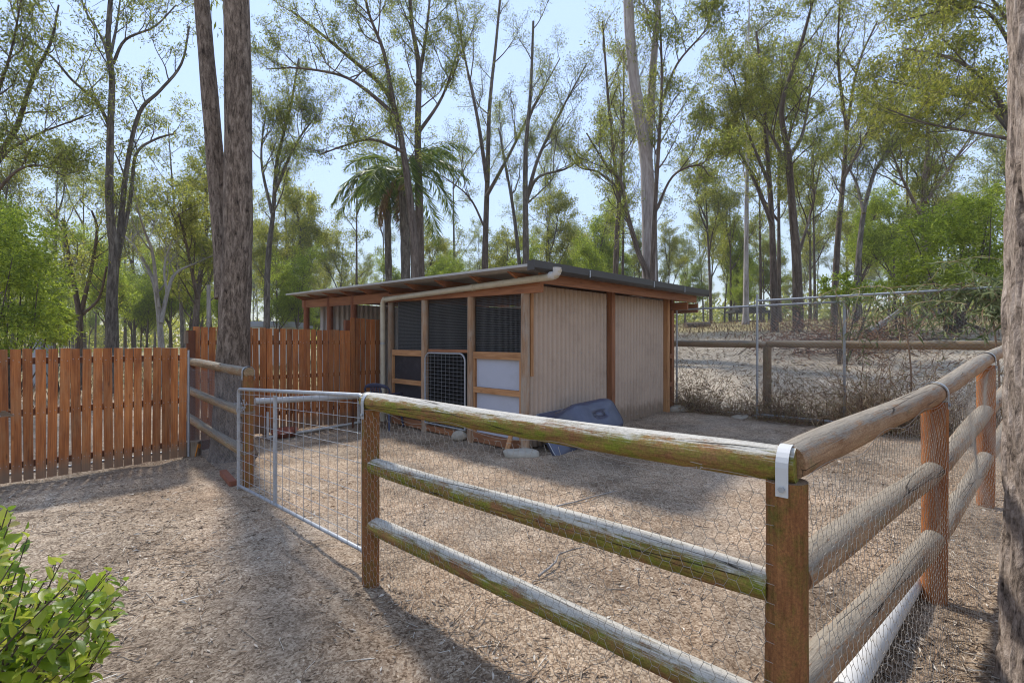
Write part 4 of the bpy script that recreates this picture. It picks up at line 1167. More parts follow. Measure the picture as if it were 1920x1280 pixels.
Fp, Gp, Ap, Cp, Dp, Ep = (-4.99, 7.51), (-2.91, 5.335), (-.932, 3.19), (.884, 1.557), (2.585, 2.96), (4.31, 4.40)
v3 = lambda p, z: np.array([p[0], p[1], z])
def front_fence():
    T = thing("rail_fence", v3(Ap, 0), "front run of mossy round rails nearest the camera with hexagonal netting", "fence")
    vpost(Ap, .056, 1.155, M['post_moss'], T); vpost(Cp, .062, 1.155, M['post_moss'], T)
    d = unit(v3(Cp, 0) - v3(Ap, 0)); nrm = np.array([-d[1], d[0], 0]); nrm = nrm if nrm @ v3(Ap, 0) < 0 else -nrm
    log([v3(Ap, 1.2) - d * .05, v3(Cp, 1.205) + d * .03], .058, M['rail_moss'], "rail", T)
    log([v3(Ap, .79) + d * .035, v3(Cp, .797) - d * .05], .056, M['rail_moss'], "rail", T)
    log([v3(Ap, .395) + d * .035, v3(Cp, .40) - d * .05], .056, M['rail_moss'], "rail", T)
    strap(v3(Ap, 1.2), d, .0605, .10, T); strap(v3(Cp, 1.205) - d * .0, d, .0615, .088, T, .036)
    hexnet(Ap, Cp, .0, 1.165, nrm, .062, M['wire'], T, off=.060, wave=.02)
    # a few wire ties
    g = Geo()
    for s, z in ((.28, .83), (.8, .80), (.52, .40), (.9, 1.17), (.1, .75)):
        p = v3(Ap, z) + (v3(Cp, 0) - v3(Ap, 0)) * s + nrm * .064
        for k in range(4):
            a = p + d * RNG.normal() * .02 + Z * RNG.normal() * .012
            g.wires([a], [a + RNG.normal(size=3) * .018], .0014)
    g.build("wire_ties", M['wire'], T)
front_fence()
def right_fence():
    T = thing("rail_fence", v3(Dp, .05), "right run of grey weathered rails with loose netting beside the rough trunk", "fence")
    d1 = unit(v3(Dp, 0) - v3(Cp, 0)); d2 = unit(v3(Ep, 0) - v3(Dp, 0))
    H_ = np.array([Ep[0], Ep[1]]) + (np.array(Ep) - np.array(Dp)); Hp = (H_[0], H_[1])
    vpost(Dp, .064, 1.235, M['post_orange'], T); vpost(Ep, .064, 1.385, M['post_orange'], T); vpost(Hp, .062, 1.5, M['post_orange'], T)
    log([v3(Cp, 1.206) - d1 * .0, v3(Dp, 1.285) + d1 * .02], .061, M['rail_grey'], "rail", T)
    log([v3(Dp, 1.287) + d2 * .022, v3(Ep, 1.435) + d2 * .02], .059, M['rail_grey'], "rail", T)
    log([v3(Ep, 1.437) + d2 * .022, v3(Hp, 1.55)], .059, M['rail_grey'], "rail", T)
    for z0, z1, z2, z3 in ((.83, .82, .97, 1.08), (.45, .40, .55, .66)):
        log([v3(Cp, z0) + d1 * .05, v3(Dp, z1) - d1 * .04], .060, M['rail_grey'], "rail", T)
        log([v3(Dp, z1) + d2 * .05, v3(Ep, z2) - d2 * .04], .060, M['rail_grey'], "rail", T)
        log([v3(Ep, z2) + d2 * .05, v3(Hp, z3) - d2 * .04], .060, M['rail_grey'], "rail", T)
    strap(v3(Dp, 1.286), d1, .0635, .09, T); strap(v3(Ep, 1.436), d2, .0635, .09, T)
    n1 = np.array([d1[1], -d1[0], 0]); n2 = np.array([d2[1], -d2[0], 0])
    hexnet(Cp, Dp, .01, 1.19, n1, .058, M['wire'], T, off=.063, flare=.16, wave=.05, z0b=.06, z1b=1.27)
    hexnet(Dp, Ep, .06, 1.27, n2, .058, M['wire'], T, off=.063, flare=.14, wave=.05, z0b=.14, z1b=1.42)
right_fence()
def left_fence():
    T = thing("rail_fence", v3(Gp, 0), "short run of three tan rails in front of the double-trunked ironbark", "fence")
    d = unit(v3(Gp, 0) - v3(Fp, 0))
    vpost(Gp, .054, 1.23, M['post_moss'], T)
    g = Geo(); g.box(v3(Fp, .87), d * .055, np.cross(d, Z) * .055, Z * .9); g.build("square_post", M['fence_rail'], T)
    g = Geo(); g.box(v3(Fp, 1.66) - np.cross(d, Z) * -.06 , d * .062, np.cross(d, Z) * .02, Z * .09); g.build("post_block", M['old_board'], T)
    off = np.cross(d, Z); off = off if off @ v3(Gp, 0) < 0 else -off
    for z0, z1, r in ((1.29, 1.265, .056), (.86, .80, .056), (.44, .36, .058)):
        log([v3(Fp, z0) + off * (0.05 if z0 < 1 else .03), v3(Gp, z1) + d * (.05 if z0 > 1 else -.01)], r, M['rail_tan'], "rail", T)
    for z in (.80, .36):
        g = Geo(); g.box(v3(Gp, z + .02), d * .058, off * .058, Z * .014); g.build("post_collar", M['old_board'], T)
    strap(v3(Gp, 1.265), d, .0595, .09, T)
    hexnet(Fp, Gp, .0, 1.24, off, .045, M['wire_dark'], T, off=.062, r=.0010)
left_fence()
# rails of the next paddock seen through the slot beside the picket gate
T = thing("rail_fence", (-5.3, 8.2, 0), "weathered rails seen through the slot between picket gate and square post", "fence")
for z in (.42, .85, 1.28):
    log([v3(Fp, z) + [-.1, .1, 0], np.array([-6.6, 9.3, z])], .056, M['rail_tan'], "rail", T)
vpost((-6.6, 9.3), .055, 1.3, M['post_moss'], T)

# galvanised yard gate between the two front posts
def yard_gate():
    dirn = unit(v3(Ap, 0) - v3(Gp, 0)); off = np.array([dirn[1], -dirn[0], 0]); off = off if off @ v3(Gp, 0) < 0 else -off
    A = v3(Gp, .025) + off * .10 + dirn * .02; B = v3(Ap, .175) + off * .0 - dirn * .10
    T = thing("yard_gate", A, "galvanised tube farm gate with square wire mesh between the two front posts", "gate")
    u = unit(B - A); L = np.linalg.norm(B - A); Hh = 1.06
    r = .055
    def cor(cx, cz, a0):
        return [A + u * (cx + r * math.cos(R(a0 - 15 * k))) + Z * (cz + r * math.sin(R(a0 - 15 * k))) for k in range(7)]
    pts = [A - Z * .03] + cor(r, Hh - r, 180) + cor(L - r, Hh - r, 90) + [B]
    g = Geo(); g.tube(pts, .0165, 10); g.build("tube_frame", M['galv'], T)
    g = Geo(); g.tube([A + Z * .015, B + Z * .015], .0155, 10); g.build("bottom_tube", M['galv'], T)
    s = A + u * L * .40
    g = Geo(); g.tube([s + Z * .015, s + Z * (Hh - .045)], .018, 10); g.build("middle_stile", M['galv'], T)
    g = Geo(); zs = np.arange(.11, Hh - .03, .1); xs = np.arange(.115, L - .03, .155)
    P = [A + Z * z + off * .02 for z in zs] + [A + u * x + Z * .01 + off * .017 for x in xs]
    Q = [B + Z * z + off * .02 for z in zs] + [A + u * x + Z * Hh + off * .017 for x in xs]
    g.wires(P, Q, .0023, 5); g.build("gate_mesh", M['galv'], T)
    g = Geo()
    c = A + Z * .90
    for k in range(22):
        t = k / 21; p = c + u * (-.06 + .30 * t) + off * .022 * math.sin(k * 1.6) + Z * (.02 * math.sin(k * 2.3) - .09 * math.sin(t * 3.1) + .05 * t)
        ring = [p + .012 * (math.cos(a) * u + math.sin(a) * (Z if k % 2 else off)) for a in np.linspace(0, 2 * np.pi, 9)]
        g.tube(ring, .0025, 4, caps=False)
    g.build("chain", M['galv'], T)
    for z in (.25, .9):
        g = Geo(); g.tube([B + Z * z, B + Z * z + dirn * .1], .010, 8); g.build("hinge", M['galv'], T)
    for z in (.82, .98):
        g = Geo(); g.tube([A + Z * z - dirn * .05, A + Z * z + dirn * .03], .008, 8); g.build("latch_pin", M['galv'], T)
yard_gate()

# white pipe frame standing along the paling fence, and odds and ends
def pipe_frame():
    a, b = px(478, 752, 7.75), px(700, 741, 9.25)
    T = thing("pipe_rail", v3((a[0], a[1]), 0), "white pipe rail frame standing along the paling fence behind the yard gate", "pipe frame")
    g = Geo(); g.tube(smooth_path([a, (a + b) / 2, b], 5), .052, 12); g.build("top_pipe", M['pvc'], T)
    a2, b2 = px(502, 823, 7.9), px(684, 788, 9.5)
    a2[2] = b2[2] = .03
    g = Geo(); g.tube([a2, b2], .024, 8); g.build("ground_pipe", M['pvc'], T)
    for f, h in ((.0, .42), (.06, .42), (.93, .42)):
        p = a2 + (b2 - a2) * f; g = Geo(); g.tube([p, p + Z * h], .02, 8); g.build("upright", M['pvc'], T)
    for f in (.3, .8):
        p = a + (b - a) * f; g = Geo(); g.tube([[p[0], p[1], 0], p], .018, 8); g.build("leg", M['fence_rail'], T)
pipe_frame()
c = px(533, 806, 8.15)
T = thing("feed_dish", (c[0], c[1], .02), "round terracotta feed dish beside the white pipe frame", "dish")
g = Geo()
prof = [(.0, .0), (.17, .0), (.21, .08), (.225, .085), (.2, .075), (.165, .02), (0.0, .015)]
th = np.linspace(0, 2 * np.pi, 28, endpoint=False)
v = np.array([[c[0] + r_ * math.cos(t), c[1] + r_ * math.sin(t), .02 + z_ + .06 * r_ * math.sin(t) * 6 * .3] for r_, z_ in prof for t in th])
g.add(v, v, [(i * 28 + j, i * 28 + (j + 1) % 28, (i + 1) * 28 + (j + 1) % 28, (i + 1) * 28 + j) for i in range(len(prof) - 1) for j in range(28)], smooth=True)
g.build("bowl", M['terracotta'], T)

c = px(361, 858, 6.7); c[2] = 0
T = thing("sawn_stump", c, "short grey sawn stump painted orange on one side at the fence corner", "stump")
g = Geo(); g.box(c + Z * .10, np.array([.085, .03, 0]), np.array([-.02, .07, 0]), Z * .12); g.build("block", M['old_board'], T)
g = Geo(); g.box(c + Z * .10 + [.088, -.02, .0], np.array([.004, .0, 0]), np.array([0.012, -.05, .01]), np.array([.02, 0, .085])); g.build("orange_face", M['orange'], T)
board("timber_offcut", "red-brown timber offcut with a pale top lying by the double trunk", "offcut", px(372, 836, 7.15) * [1, 1, 0] + Z * .06, px(402, 826, 7.3) * [1, 1, 0] + Z * .08, .06, .13, 'fence_rail')
a, b = px(418, 895, 5.75), px(437, 915, 5.35); a[2] = .05; b[2] = .03
board("bark_offcut", "broken red brick-coloured offcut lying left of the yard gate", "offcut", a, b, .07, .055, 'brick')

a, b = px(1585, 1330, 2.12), px(1727, 1086, 3.22); a[2] = .055; b[2] = .085
g = Geo(); g.tube(smooth_path([a, (a + b) / 2 + Z * .01, b], 5), .052, 18)
tag(g.build("white_pipe", M['pvc']), "white plastic pipe lying on the dirt below the grey rails", "pipe")

# ------------------------------------------------------------------ steel wire fence at the back
def back_fence():
    W0 = shp(4.5, -.02); wd = -VX
    T = thing("wire_fence", W0, "galvanised pipe and chain wire fence panels joining the shed's far corner", "fence")
    nrm = UX
    def panel(s0, s1, zt, off, zb=.06):
        A, B = W0 + wd * s0 - nrm * off, W0 + wd * s1 - nrm * off
        za, zb_ = float(ground(A[0], A[1])), float(ground(B[0], B[1]))
        def gp(p, z): return np.array([p[0], p[1], z])
        for p, e in ((A, 0.0), (B, 0.0)):
            g = Geo(); g.tube([gp(p, float(ground(p[0], p[1])) + .02), gp(p, zt + (.12 if (off > .03 and p is A) else 0))], .020, 10); g.build("pole", M['galv'], T)
        g = Geo(); g.tube([gp(A, zt), gp(B, zt)], .019, 10); g.build("top_rail", M['galv'], T)
        g = Geo(); g.tube([gp(A, za + zb), gp(B, zb_ + zb)], .019, 10); g.build("bottom_rail", M['galv'], T)
        L = s1 - s0; H = zt - .25; z0 = .25; st = .056
        P, Q = [], []
        k = -H
        while k < L:
            a0, a1 = max(0, k), min(L, k + H)
            if a1 - a0 > .02:
                P.append(A + wd * a0 + Z * (z0 + a0 - k)); Q.append(A + wd * a1 + Z * (z0 + a1 - k))
                P.append(A + wd * a0 + Z * (z0 + H - (a0 - k))); Q.append(A + wd * a1 + Z * (z0 + H - (a1 - k)))
            k += st
        g = Geo(); g.wires(P, Q, .0012); g.build("chain_wire", M['wire_dark'], T)
    panel(0.03, 2.95, 2.255, 0.0)
    panel(1.62, 5.2, 2.345, .06, .10)
    panel(5.22, 7.6, 2.36, .06, .10)
    T2 = thing("rail_fence", W0 + nrm * .2, "single old log rail on a dark post behind the steel wire fence", "fence")
    for s0, s1 in ((-.1, 1.72), (1.74, 5.2), (5.22, 8.5)):
        A, B = W0 + wd * s0 + nrm * .13, W0 + wd * s1 + nrm * .13
        log([A + Z * 1.56, B + Z * 1.535], .066, M['rail_tan'], "rail", T2)
    for s0 in (1.73, 5.21):
        p = W0 + wd * s0 + nrm * .13; vpost((p[0], p[1]), .07, 1.5, M['rail_tan'], T2)
    g = Geo(); a, b = W0 + wd * .3 - nrm * .05, W0 + wd * 1.5 - nrm * .05
    g.bar(v3(a, .2), v3(b, .19), .05, .1); tag(g.build("plank", M['old_board']), "old board lying along the foot of the steel wire fence", "board")
    return W0, wd, nrm
W0, WD, WN = back_fence()

# dead weeds and creeper stems along it
def weeds():
    g = Geo(); P, Q, r = [], [], []
    def stalk(p, h, lean, segs, rad, kink=.35):
        d = unit(lean)
        for k in range(segs):
            q = p + d * h / segs
            P.append(p); Q.append(q); r.append(rad * (1 - .6 * k / segs))
            p = q; d = unit(d + RNG.normal(size=3) * kink + [0, 0, -.12])
    clumps = [(RNG.uniform(0.1, 7.2), RNG.uniform(.3, 1.0)) for _ in range(46)]
    for s, hh in clumps:
        big = RNG.random() < .35
        for k in range(int(95 * hh)):
            ss = s + RNG.normal() * .20; o = RNG.normal() * .10 + .03
            p = W0 + WD * ss + WN * o; p[2] = float(ground(p[0], p[1]))
            stalk(p, hh * RNG.uniform(.35, 1.0) * (2.0 if big else 1.15), RNG.normal(size=3) * .35 + [0, 0, 1], 5, RNG.uniform(.0025, .0055))
    for k in range(1300):                                          # matted low litter
        p = W0 + WD * RNG.uniform(0, 7.5) + WN * RNG.normal(0, .16); p[2] = float(ground(p[0], p[1])) + .02
        stalk(p, RNG.uniform(.15, .5), RNG.normal(size=3) * [1, 1, .5] + [0, 0, .5], 4, .0038, .5)
    for k in range(260):                                           # creepers climbing the wire
        p = W0 + WD * RNG.uniform(1.8, 7.5) - WN * .02; p[2] = .2
        stalk(p, RNG.uniform(.8, 2.2), [RNG.normal() * .2, RNG.normal() * .2, 1], 9, .003, .22)
    g.wires(P, Q, np.array(r))
    m = 7000
    cs = np.array([c[0] for c in clumps])[RNG.integers(0, len(clumps), m)] + RNG.normal(size=m) * .22
    hz = np.abs(RNG.normal(0, .5, m))
    pos = W0 + WD * cs[:, None] + WN * RNG.normal(0, .12, m)[:, None]
    pos[:, 2] = ground(pos[:, 0], pos[:, 1]) + hz
    g.leaves(pos, RNG.normal(size=(m, 3)) + [0, 0, -.3], .09 * RNG.uniform(.6, 1.6, m), .014)
    tag(g.build("dry_grass", M['drygrass']), "dead brown weeds and creeper stems matted along the steel wire fence", "weeds", kind="stuff")
weeds()
def vine(name, label, s0, s1, ztop, n, L, seed, hang=.6):
    rng = np.random.default_rng(seed)
    c = W0 + WD * (s0 + s1) / 2
    T = thing(name, (c[0], c[1], 0.12), label, "vine")
    st, lf = Geo(), Geo()
    for k in range(n):
        s = rng.uniform(s0, s1)
        p = W0 + WD * s - WN * rng.uniform(.02, .12); p[2] = ztop + rng.uniform(-.05, .15)
        pts = walk(rng, p, np.array([*(WD[:2] * rng.normal()), -.1]) + rng.normal(size=3) * .3, rng.uniform(.4, 1.0) * hang * 2, 9, -.16, .25)
        st.tube(pts, .0045, 4, caps=False)
        m = 26
        f = rng.uniform(0, 8.99, m); i = f.astype(int); pp = pts[i] + (pts[np.minimum(i + 1, 9)] - pts[i]) * (f - i)[:, None]
        lf.leaves(pp, rng.normal(size=(m, 3)) * .7 + [0, 0, -.6], L * rng.uniform(.6, 1.3, m), L * .17)
    p0 = W0 + WD * (s0 + s1) / 2 + WN * .05
    st.tube(smooth_path([v3(p0, .1), v3(p0 + WD * .1, 1.0), v3(p0, ztop)], 5), .012, 5, caps=False)
    st.build("stem", M['drygrass'], T); lf.build("leaves", M['leaf_vine'], T)
vine("creeper", "long-leaved pale green creeper hanging over the steel rail beside the rough trunk", 4.35, 4.95, 2.3, 34, .16, 41, .55)
vine("creeper", "thin yellowish creeper strands trailing over the doubled steel rails", 2.5, 3.2, 2.32, 10, .09, 42, .55)
vine("creeper", "sparse green creeper hanging in the middle of the right wire panel", 3.4, 4.0, 2.2, 13, .13, 43, .9)

# brush heap with dying red leaves and grey logs on the bank
def brush():
    c = px(1620, 600, 13.2); gz = float(ground(c[0], c[1]))
    T = thing("brush_pile", (c[0], c[1], gz), "heap of cut branches with dying red-brown leaves behind the log rail", "brush pile")
    rng = np.random.default_rng(51)
    st, lf = Geo(), Geo()
    for k in range(150):
        p = np.array([c[0] + rng.normal() * 1.15, c[1] + rng.normal() * .7, 0]); p[2] = float(ground(p[0], p[1])) + rng.uniform(.0, .45)
        d = rng.normal(size=3) * [1, 1, .35]
        pts = walk(rng, p, d, rng.uniform(.6, 1.9), 6, .02, .18)
        st.tube(pts, np.linspace(rng.uniform(.006, .022), .004, 7), 4, caps=False)
        if p[0] < c[0] + .5:
            m = 34; f = rng.uniform(2, 5.99, m); i = f.astype(int)
            lf.leaves(pts[i] + rng.normal(size=(m, 3)) * .14, rng.normal(size=(m, 3)) + [0, 0, -.3], .10 * rng.uniform(.6, 1.3, m), .035)
    st.build("branch_tangle", M['bark_brown'], T); lf.build("dead_leaves", M['leaf_red'], T)
    a, b = px(1628, 622, 13.0), px(1690, 580, 13.4)
    g = Geo(); g.tube(smooth_path([a, (a + b) / 2 - Z * .04, b], 4), [.10, .10, .09, .09, .08, .075, .07, .06, .05][:9], 9, wob=.1)
    tag(g.build("dead_log", M['bark_blond']), "pale grey dead log resting across the brush heap", "log")
    a, b = px(1790, 598, 13.8), px(1880, 632, 13.0)
    g = Geo(); g.tube([a, (a + b) / 2, b], [.03, .05, .06], 7, wob=.1); tag(g.build("fallen_branch", M['bark_brown']), "dark fallen branch lying on the bank right of the brush heap", "branch")
brush()

def haze():
    m = bpy.data.materials.new("haze"); m.use_nodes = True; t = m.node_tree; t.nodes.clear()
    o = t.nodes.new("ShaderNodeOutputMaterial"); v = t.nodes.new("ShaderNodeVolumePrincipled")
    v.inputs["Color"].default_value = (0.93, 0.92, 0.88, 1); v.inputs["Density"].default_value = 0.0009; v.inputs["Anisotropy"].default_value = 0.0
    t.links.new(v.outputs[0], o.inputs["Volume"])
    g = Geo(); g.box((0, 110, 15), (320, 0, 0), (0, 200, 0), (0, 0, 16.5))
    tag(g.build("haze", m), "thin pale air haze between the far trees", "haze", kind="stuff")
haze()

# ------------------------------------------------------------------ things far behind
def at(u, d): x = (u - 960) / F * d; return np.array([x, d, float(ground(x, d))])
def shelter():
    c = at(1404, 40); T = thing("picnic_shelter", c, "small dark flat-roofed shelter standing on the crest of the dry hill", "shelter")
    for sx in (-1.3, 1.3):
        for sy in (-.7, .7):
            g = Geo(); g.box(c + [sx, sy, .55], (.06, 0, 0), (0, .06, 0), (0, 0, .6)); g.build("leg", M['gutter'], T)
    g = Geo(); g.box(c + [0, 0, 1.25], (1.5, 0, 0), (0, .9, 0), (0.0, 0, .10)); g.box(c + [0, 0, 1.47], (1.1, 0, 0), (0, .6, 0), (0, 0, .12)); g.build("roof", M['gutter'], T)
    g = Geo(); g.box(c + [0, 0, .5], (1.2, 0, 0), (0, .3, 0), (0, 0, .04)); g.build("bench", M['gutter'], T)
shelter()
for k, (u, lab) in enumerate(((1293, "left short dark log of the row lying on the dry hill"), (1308, "middle short dark log of the row on the dry hill"), (1324, "right short dark log of the row on the dry hill"))):
    c = at(u, 26); g = Geo(); g.tube([c + [-.22, 0, .14], c + [.22, .1, .14]], .15, 9, wob=.1); tag(g.build("cut_log", M['bark_dark']), lab, "log", "short logs on the dry hill")
def house():
    c = at(520, 34); T = thing("white_building", c, "long low white building with a grey roof far behind the paling fence", "building")
    g = Geo(); g.box(c + [0, 0, 1.25], (1.35, 0, 0), (0, 2.0, 0), (0, 0, 1.3)); g.build("wall", M['wall_white'], T)
    g = Geo(); g.box(c + [0, 0, 2.66], (1.6, 0, 0), (0, 2.2, 0), (0, 0, .10)); g.box(c + [0, 0, 2.86], (1.3, 0, 0), (0, 1.6, 0), (0, 0, .10)); g.build("roof", M['roof_grey'], T)
    for dx in (-.8, .5):
        g = Geo(); g.box(c + [dx, -2.02, 1.7], (.3, 0, 0), (0, .03, 0), (0, 0, .3)); g.build("window", M['glass'], T)
house()
def garden_shed():
    c = at(78, 17); T = thing("garden_shed", c, "small grey metal box shed with a pale lid behind the left picket gate", "shed")
    g = Geo(); g.box(c + [0, 0, .82], (.16, 0, 0), (0, .3, 0), (0, 0, .83)); g.build("wall", M['roof_grey'], T)
    g = Geo(); g.box(c + [0, 0, 1.68], (.2, 0, 0), (0, .36, 0), (0, 0, .025)); g.build("roof", M['wall_white'], T)
garden_shed()
g = Geo(); c = at(119, 17); g.tube([c, c + Z * 1.75], .035, 8); tag(g.build("white_stake", M['pvc']), "thin white stake standing right of the lime yellow shrub", "stake")
g = Geo(); c = at(391, 15); g.tube([c, c + Z * 3.35], .055, 8); tag(g.build("power_pole", M['bark_blond']), "plain pale pole standing just left of the double trunk", "pole")
def far_fence():
    T = thing("paddock_fence", at(330, 27), "low wire paddock fence far behind the left picket gate", "fence")
    xs = np.arange(-27, -8, 2.4)
    for x in xs:
        g = Geo(); g.tube([[x, 27 + (x + 18) * .15, 0], [x, 27 + (x + 18) * .15, 1.35]], .035, 6); g.build("post", M['old_board'], T)
    g = Geo()
    for z in (.4, .8, 1.25):
        g.wires([[x, 27 + (x + 18) * .15, z] for x in xs[:-1]], [[x, 27 + (x + 18) * .15, z] for x in xs[1:]], .006)
    g.build("wire", M['wire'], T)
far_fence()

# ------------------------------------------------------------------ litter on the ground
def litter(name, label, pts, mat, smin, smax, sticks):
    g = Geo(); m = len(pts)
    z = ground(pts[:, 0], pts[:, 1])
    near = np.array([0.030 * mnoise.noise(Vector((x * 0.9, y * 0.9, 3.1))) + 0.022 * mnoise.noise(Vector((x * 3.1, y * 3.1, 9.1))) + 0.010 * mnoise.noise(Vector((x * 9, y * 9, 1.7))) for x, y in pts])
    P = np.column_stack([pts, z + near + RNG.uniform(.002, .012, m)])
    a = RNG.uniform(0, 2 * np.pi, m)
    D = np.column_stack([np.cos(a), np.sin(a), RNG.normal(0, .16, m)])
    s = smin + (smax - smin) * RNG.random(m) ** 3.2
    D /= np.linalg.norm(D, axis=1)[:, None]
    S = np.column_stack([-np.sin(a), np.cos(a), RNG.normal(0, .35, m)]); N = np.cross(D, S)
    W = s * RNG.uniform(.12, .34, m)
    mid = P + D * (s * .5)[:, None] + N * (s * RNG.uniform(-.05, .16, m))[:, None]
    v = np.stack([P, mid + S * W[:, None] / 2, P + D * s[:, None], mid - S * W[:, None] / 2], 1).reshape(-1, 3)
    b = np.arange(m)[:, None] * 4
    g.add(v, v, tris=np.concatenate([b + [0, 1, 2], b + [0, 2, 3]], 1).reshape(-1, 3))
    k = RNG.integers(0, m, sticks)
    p = P[k] + [0, 0, .004]
    for seg in range(3):
        aa = a[k] + RNG.normal(0, .35, sticks); L = RNG.uniform(.02, .11, sticks)
        q = p + np.column_stack([np.cos(aa) * L, np.sin(aa) * L, RNG.normal(0, .006, sticks)])
        g.wires(p, q, RNG.uniform(.0012, .0035, sticks)); p = q
    tag(g.build(name, mat), label, "leaf litter", kind="stuff")
def sample(n, y0, y1, pw=1.0):
    y = y0 * (y1 / y0) ** (RNG.random(n) ** pw)
    x = y * RNG.uniform(-1.12, 1.12, n)
    return np.column_stack([x, y])
pts = sample(120000, .9, 11.5)
dens = np.array([mnoise.noise(Vector((x * .8, y * .8, 5.5))) + .5 * mnoise.noise(Vector((x * 3, y * 3, 1.5))) for x, y in pts])
yard = ((pts[:, 0] + .932) * .669 + (pts[:, 1] - 3.19) * .744) > .1
right = (pts[:, 0] - .884) * .636 - (pts[:, 1] - 1.557) * .77 > 0
keep = RNG.random(len(pts)) < np.clip(.55 + dens * .9 - .28 * (yard & ~right) + .35 * right, .06, 1)
def segd(p, a, b):
    a, b = np.array(a), np.array(b); t = np.clip(((p - a) @ (b - a)) / ((b - a) @ (b - a)), 0, 1)
    return np.linalg.norm(p - a - t[:, None] * (b - a), axis=1)
drift = np.zeros(len(pts))
for a_, b_ in ((Ap, Cp), (Cp, Dp), (Dp, Ep), (Gp, Fp), ((-5.92, 4.9), (-4.49, 6.54)), ((-4.97, 7.53), (-2.64, 9.88)), ((-3.9, 6.6), (-3.8, 6.7))):
    drift = np.maximum(drift, np.exp(-(segd(pts, a_, b_) / .16) ** 2))
keep |= RNG.random(len(pts)) < drift
inshed = (((pts - P0[:2]) @ UX[:2] > 0) & ((pts - P0[:2]) @ UX[:2] < 4.3) & ((pts - P0[:2]) @ VX[:2] > 0))
litter("leaf_litter", "fallen gum leaves, bark chips and twigs over the yard dirt", pts[keep & ~inshed], M['litter'], .008, .062, 2600)
yy = RNG.uniform(8, 21, 45000); xx = RNG.uniform(1.5, 20, 45000)
dd = (xx - 3.5) * .71 + (yy - 10.2) * .704
ok = (dd > .1) & (dd < 9) & (xx < yy * 1.25)
litter("bank_litter", "thick pale leaf litter on the bank behind the steel wire fence", np.column_stack([xx, yy])[ok], M['litter_bank'], .05, .17, 900)
for k, (pp, lab) in enumerate(((((1012, 960), (1075, 945), (1150, 925), (1222, 915)), "thin crooked dead stick lying across the yard dirt behind the top rail"),
                               (((1010, 1085), (1040, 1060), (1050, 1042), (1095, 1030)), "curved pale stick lying in the yard behind the middle rail"))):
    path = []
    for u, v in pp:
        d = F * CAM_H / (v - 640); q = px(u, v, d); q[2] = .02; path.append(q)
    g = Geo(); g.tube(smooth_path(path, 5, .0015), np.linspace(.009, .004, 16), 6, wob=.2); tag(g.build("stick", M['bark_blond']), lab, "stick")

# dry grass tussocks on the left paddock and hill
def tussocks():
    g = Geo(); m = 16000
    y = RNG.uniform(11, 36, m); x = np.where(RNG.random(m) < .6, RNG.uniform(-1.2, -.1, m) * y, RNG.uniform(.3, 1.15, m) * y)
    d = (x - 3.27) * .71 + (y - 9.97) * .704
    ok = (x < -1.5) | (d > 8)
    x, y = x[ok], y[ok]; m = len(x)
    P = np.column_stack([x, y, ground(x, y)])
    g.leaves(P, RNG.normal(size=(m, 3)) * .45 + [0, 0, 1], RNG.uniform(.08, .3, m), .03)
    tag(g.build("grass", M['drygrass']), "dry yellow grass in the paddock and on the hill", "grass", kind="stuff")
tussocks()

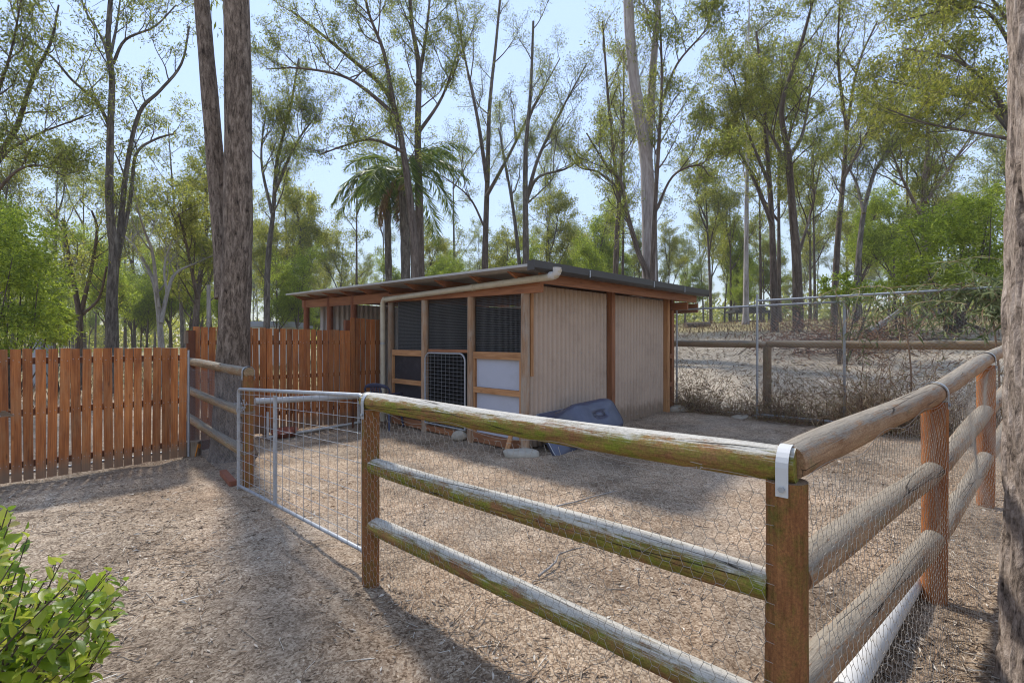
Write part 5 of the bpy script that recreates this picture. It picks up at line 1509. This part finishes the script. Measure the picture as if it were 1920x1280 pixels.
# ------------------------------------------------------------------ glossy bush at the lower left corner
def bush():
    rng = np.random.default_rng(61)
    base = np.array([-1.62, 1.25, 0.0])
    T = thing("leafy_bush", base, "glossy bright green leafy bush at the lower left corner", "bush")
    m = NT("bush_leaf"); r = m.orand(); rr = m.irand()
    rsum = m.math('FRACT', m.math('ADD', r, rr))
    c = m.ramp(rsum, [(0.0, (0.09, 0.155, 0.014)), (0.35, (0.21, 0.30, 0.026)), (0.7, (0.34, 0.41, 0.04)), (0.92, (0.48, 0.48, 0.07)), (1.0, (0.5, 0.42, 0.12))])
    m.fin(c, 0.38, spec=0.45)
    tr = m.n("BsdfTranslucent", {"Color": m.bright(c, r, 1.3, 1.7)}); mx = m.n("MixShader", {0: .48})
    m.t.links.new(m.b.outputs[0], mx.inputs[1]); m.t.links.new(tr.outputs[0], mx.inputs[2]); m.t.links.new(mx.outputs[0], m.out.inputs[0])
    BUSHM = m.m
    LM = []
    for k in range(3):
        n = 7; g = Geo(); v = []
        W = .46 + .05 * k
        for i in range(n):
            t = i / (n - 1); w_ = W * (math.sin(math.pi * t ** .8) ** .8) * .5 if 0 < i < n - 1 else .004
            zc = -.14 * t * t * (1 + k * .5)
            v += [(-w_, t, zc + w_ * .35), (0, t, zc), (w_, t, zc + w_ * .35)]
        q = []
        for i in range(n - 1):
            a = i * 3; q += [(a, a + 1, a + 4, a + 3), (a + 1, a + 2, a + 5, a + 4)]
        LM.append((np.array(v), q))
    stemg = Geo(); items = []
    targets = [(205, 1060), (235, 1100), (228, 1145), (205, 1185), (170, 1225), (150, 1060), (120, 1040), (95, 1100), (60, 1070), (30, 1040), (10, 1060), (140, 1150), (100, 1180), (60, 1150), (20, 1120),
               (110, 1250), (60, 1230), (20, 1200), (30, 1270), (80, 1290), (130, 1290), (15, 965), (45, 990), (5, 985), (-20, 950), (-30, 1050), (-40, 1130), (175, 1110), (185, 1080), (-30, 1220), (70, 1110), (40, 1180),
               (155, 1195), (5, 1010), (30, 1090), (125, 1105), (90, 1210), (205, 1120)]
    for (u, v) in targets:
        for rep in range(3):
            d = 1.28 + rng.uniform(-.22, .30)
            e = px(u + rng.uniform(-18, 8), v + rng.uniform(-12, 22), d)
            mid = base + (e - base) * .55 + [rng.normal() * .05, rng.normal() * .05, .10]
            path = smooth_path([base + rng.normal(size=3) * [.06, .06, 0], mid, e], 7)
            stemg.tube(path, np.linspace(.005, .0011, len(path)), 5, caps=False)
            n = len(path)
            for k in range(13):
                f = (n - 1) * (1 - .42 * (k / 12) ** 1.1); i = min(int(f), n - 2)
                p = path[i] + (path[i + 1] - path[i]) * (f - i); t = unit(path[i + 1] - path[i])
                az = k * 2.4 + rng.uniform(-.3, .3)
                a1 = unit(np.cross(t, [0.2, .1, 1])); a2 = np.cross(t, a1)
                dr = unit(t * (.9 if k < 4 else .45) + (a1 * math.cos(az) + a2 * math.sin(az)) * .9 + rng.normal(size=3) * .25 + [0, -.15, .0])
                s = rng.uniform(.03, .056) * (.7 if k < 2 else 1)
                nrm = unit(np.array([0, 0, 1.0]) + rng.normal(size=3) * .35); x = unit(np.cross(dr, nrm)); z = np.cross(x, dr)
                items.append((p, x, dr, z, s, p[1] - .4 * p[2] - .3 * p[0]))
    stemg.build("stem", M['bark_brown'], T)
    items.sort(key=lambda q: q[5])
    from mathutils import Matrix
    meshes = []
    for v, q in LM:
        g = Geo(); g.add(v, v, q, smooth=True); meshes.append(g.mesh("leaf", BUSHM))
    rest = Geo()
    def inview(p):
        u = 960 + p[0] / p[1] * F; v = 640 - (p[2] - CAM_H) / p[1] * F
        return u > -10 and v < 1290
    n_parts = 0
    for i, (p, x, y, z, s, _) in enumerate(items):
        k = i % 3
        if n_parts < 298 and inview(p):
            o = bpy.data.objects.new("leaf", meshes[k]); COL.objects.link(o)
            o.parent = T
            Mx = Matrix(((x[0] * s, y[0] * s, z[0] * s, p[0] - base[0]), (x[1] * s, y[1] * s, z[1] * s, p[1] - base[1]), (x[2] * s, y[2] * s, z[2] * s, p[2] - base[2]), (0, 0, 0, 1)))
            o.matrix_basis = Mx
            n_parts += 1
        else:
            v, q = LM[k]; w_ = p + s * (v[:, :1] * x + v[:, 1:2] * y + v[:, 2:] * z)
            rest.add(w_, w_, q, smooth=True)
    tag(rest.build("inner_leaves", BUSHM, T), kind="stuff")
bush()
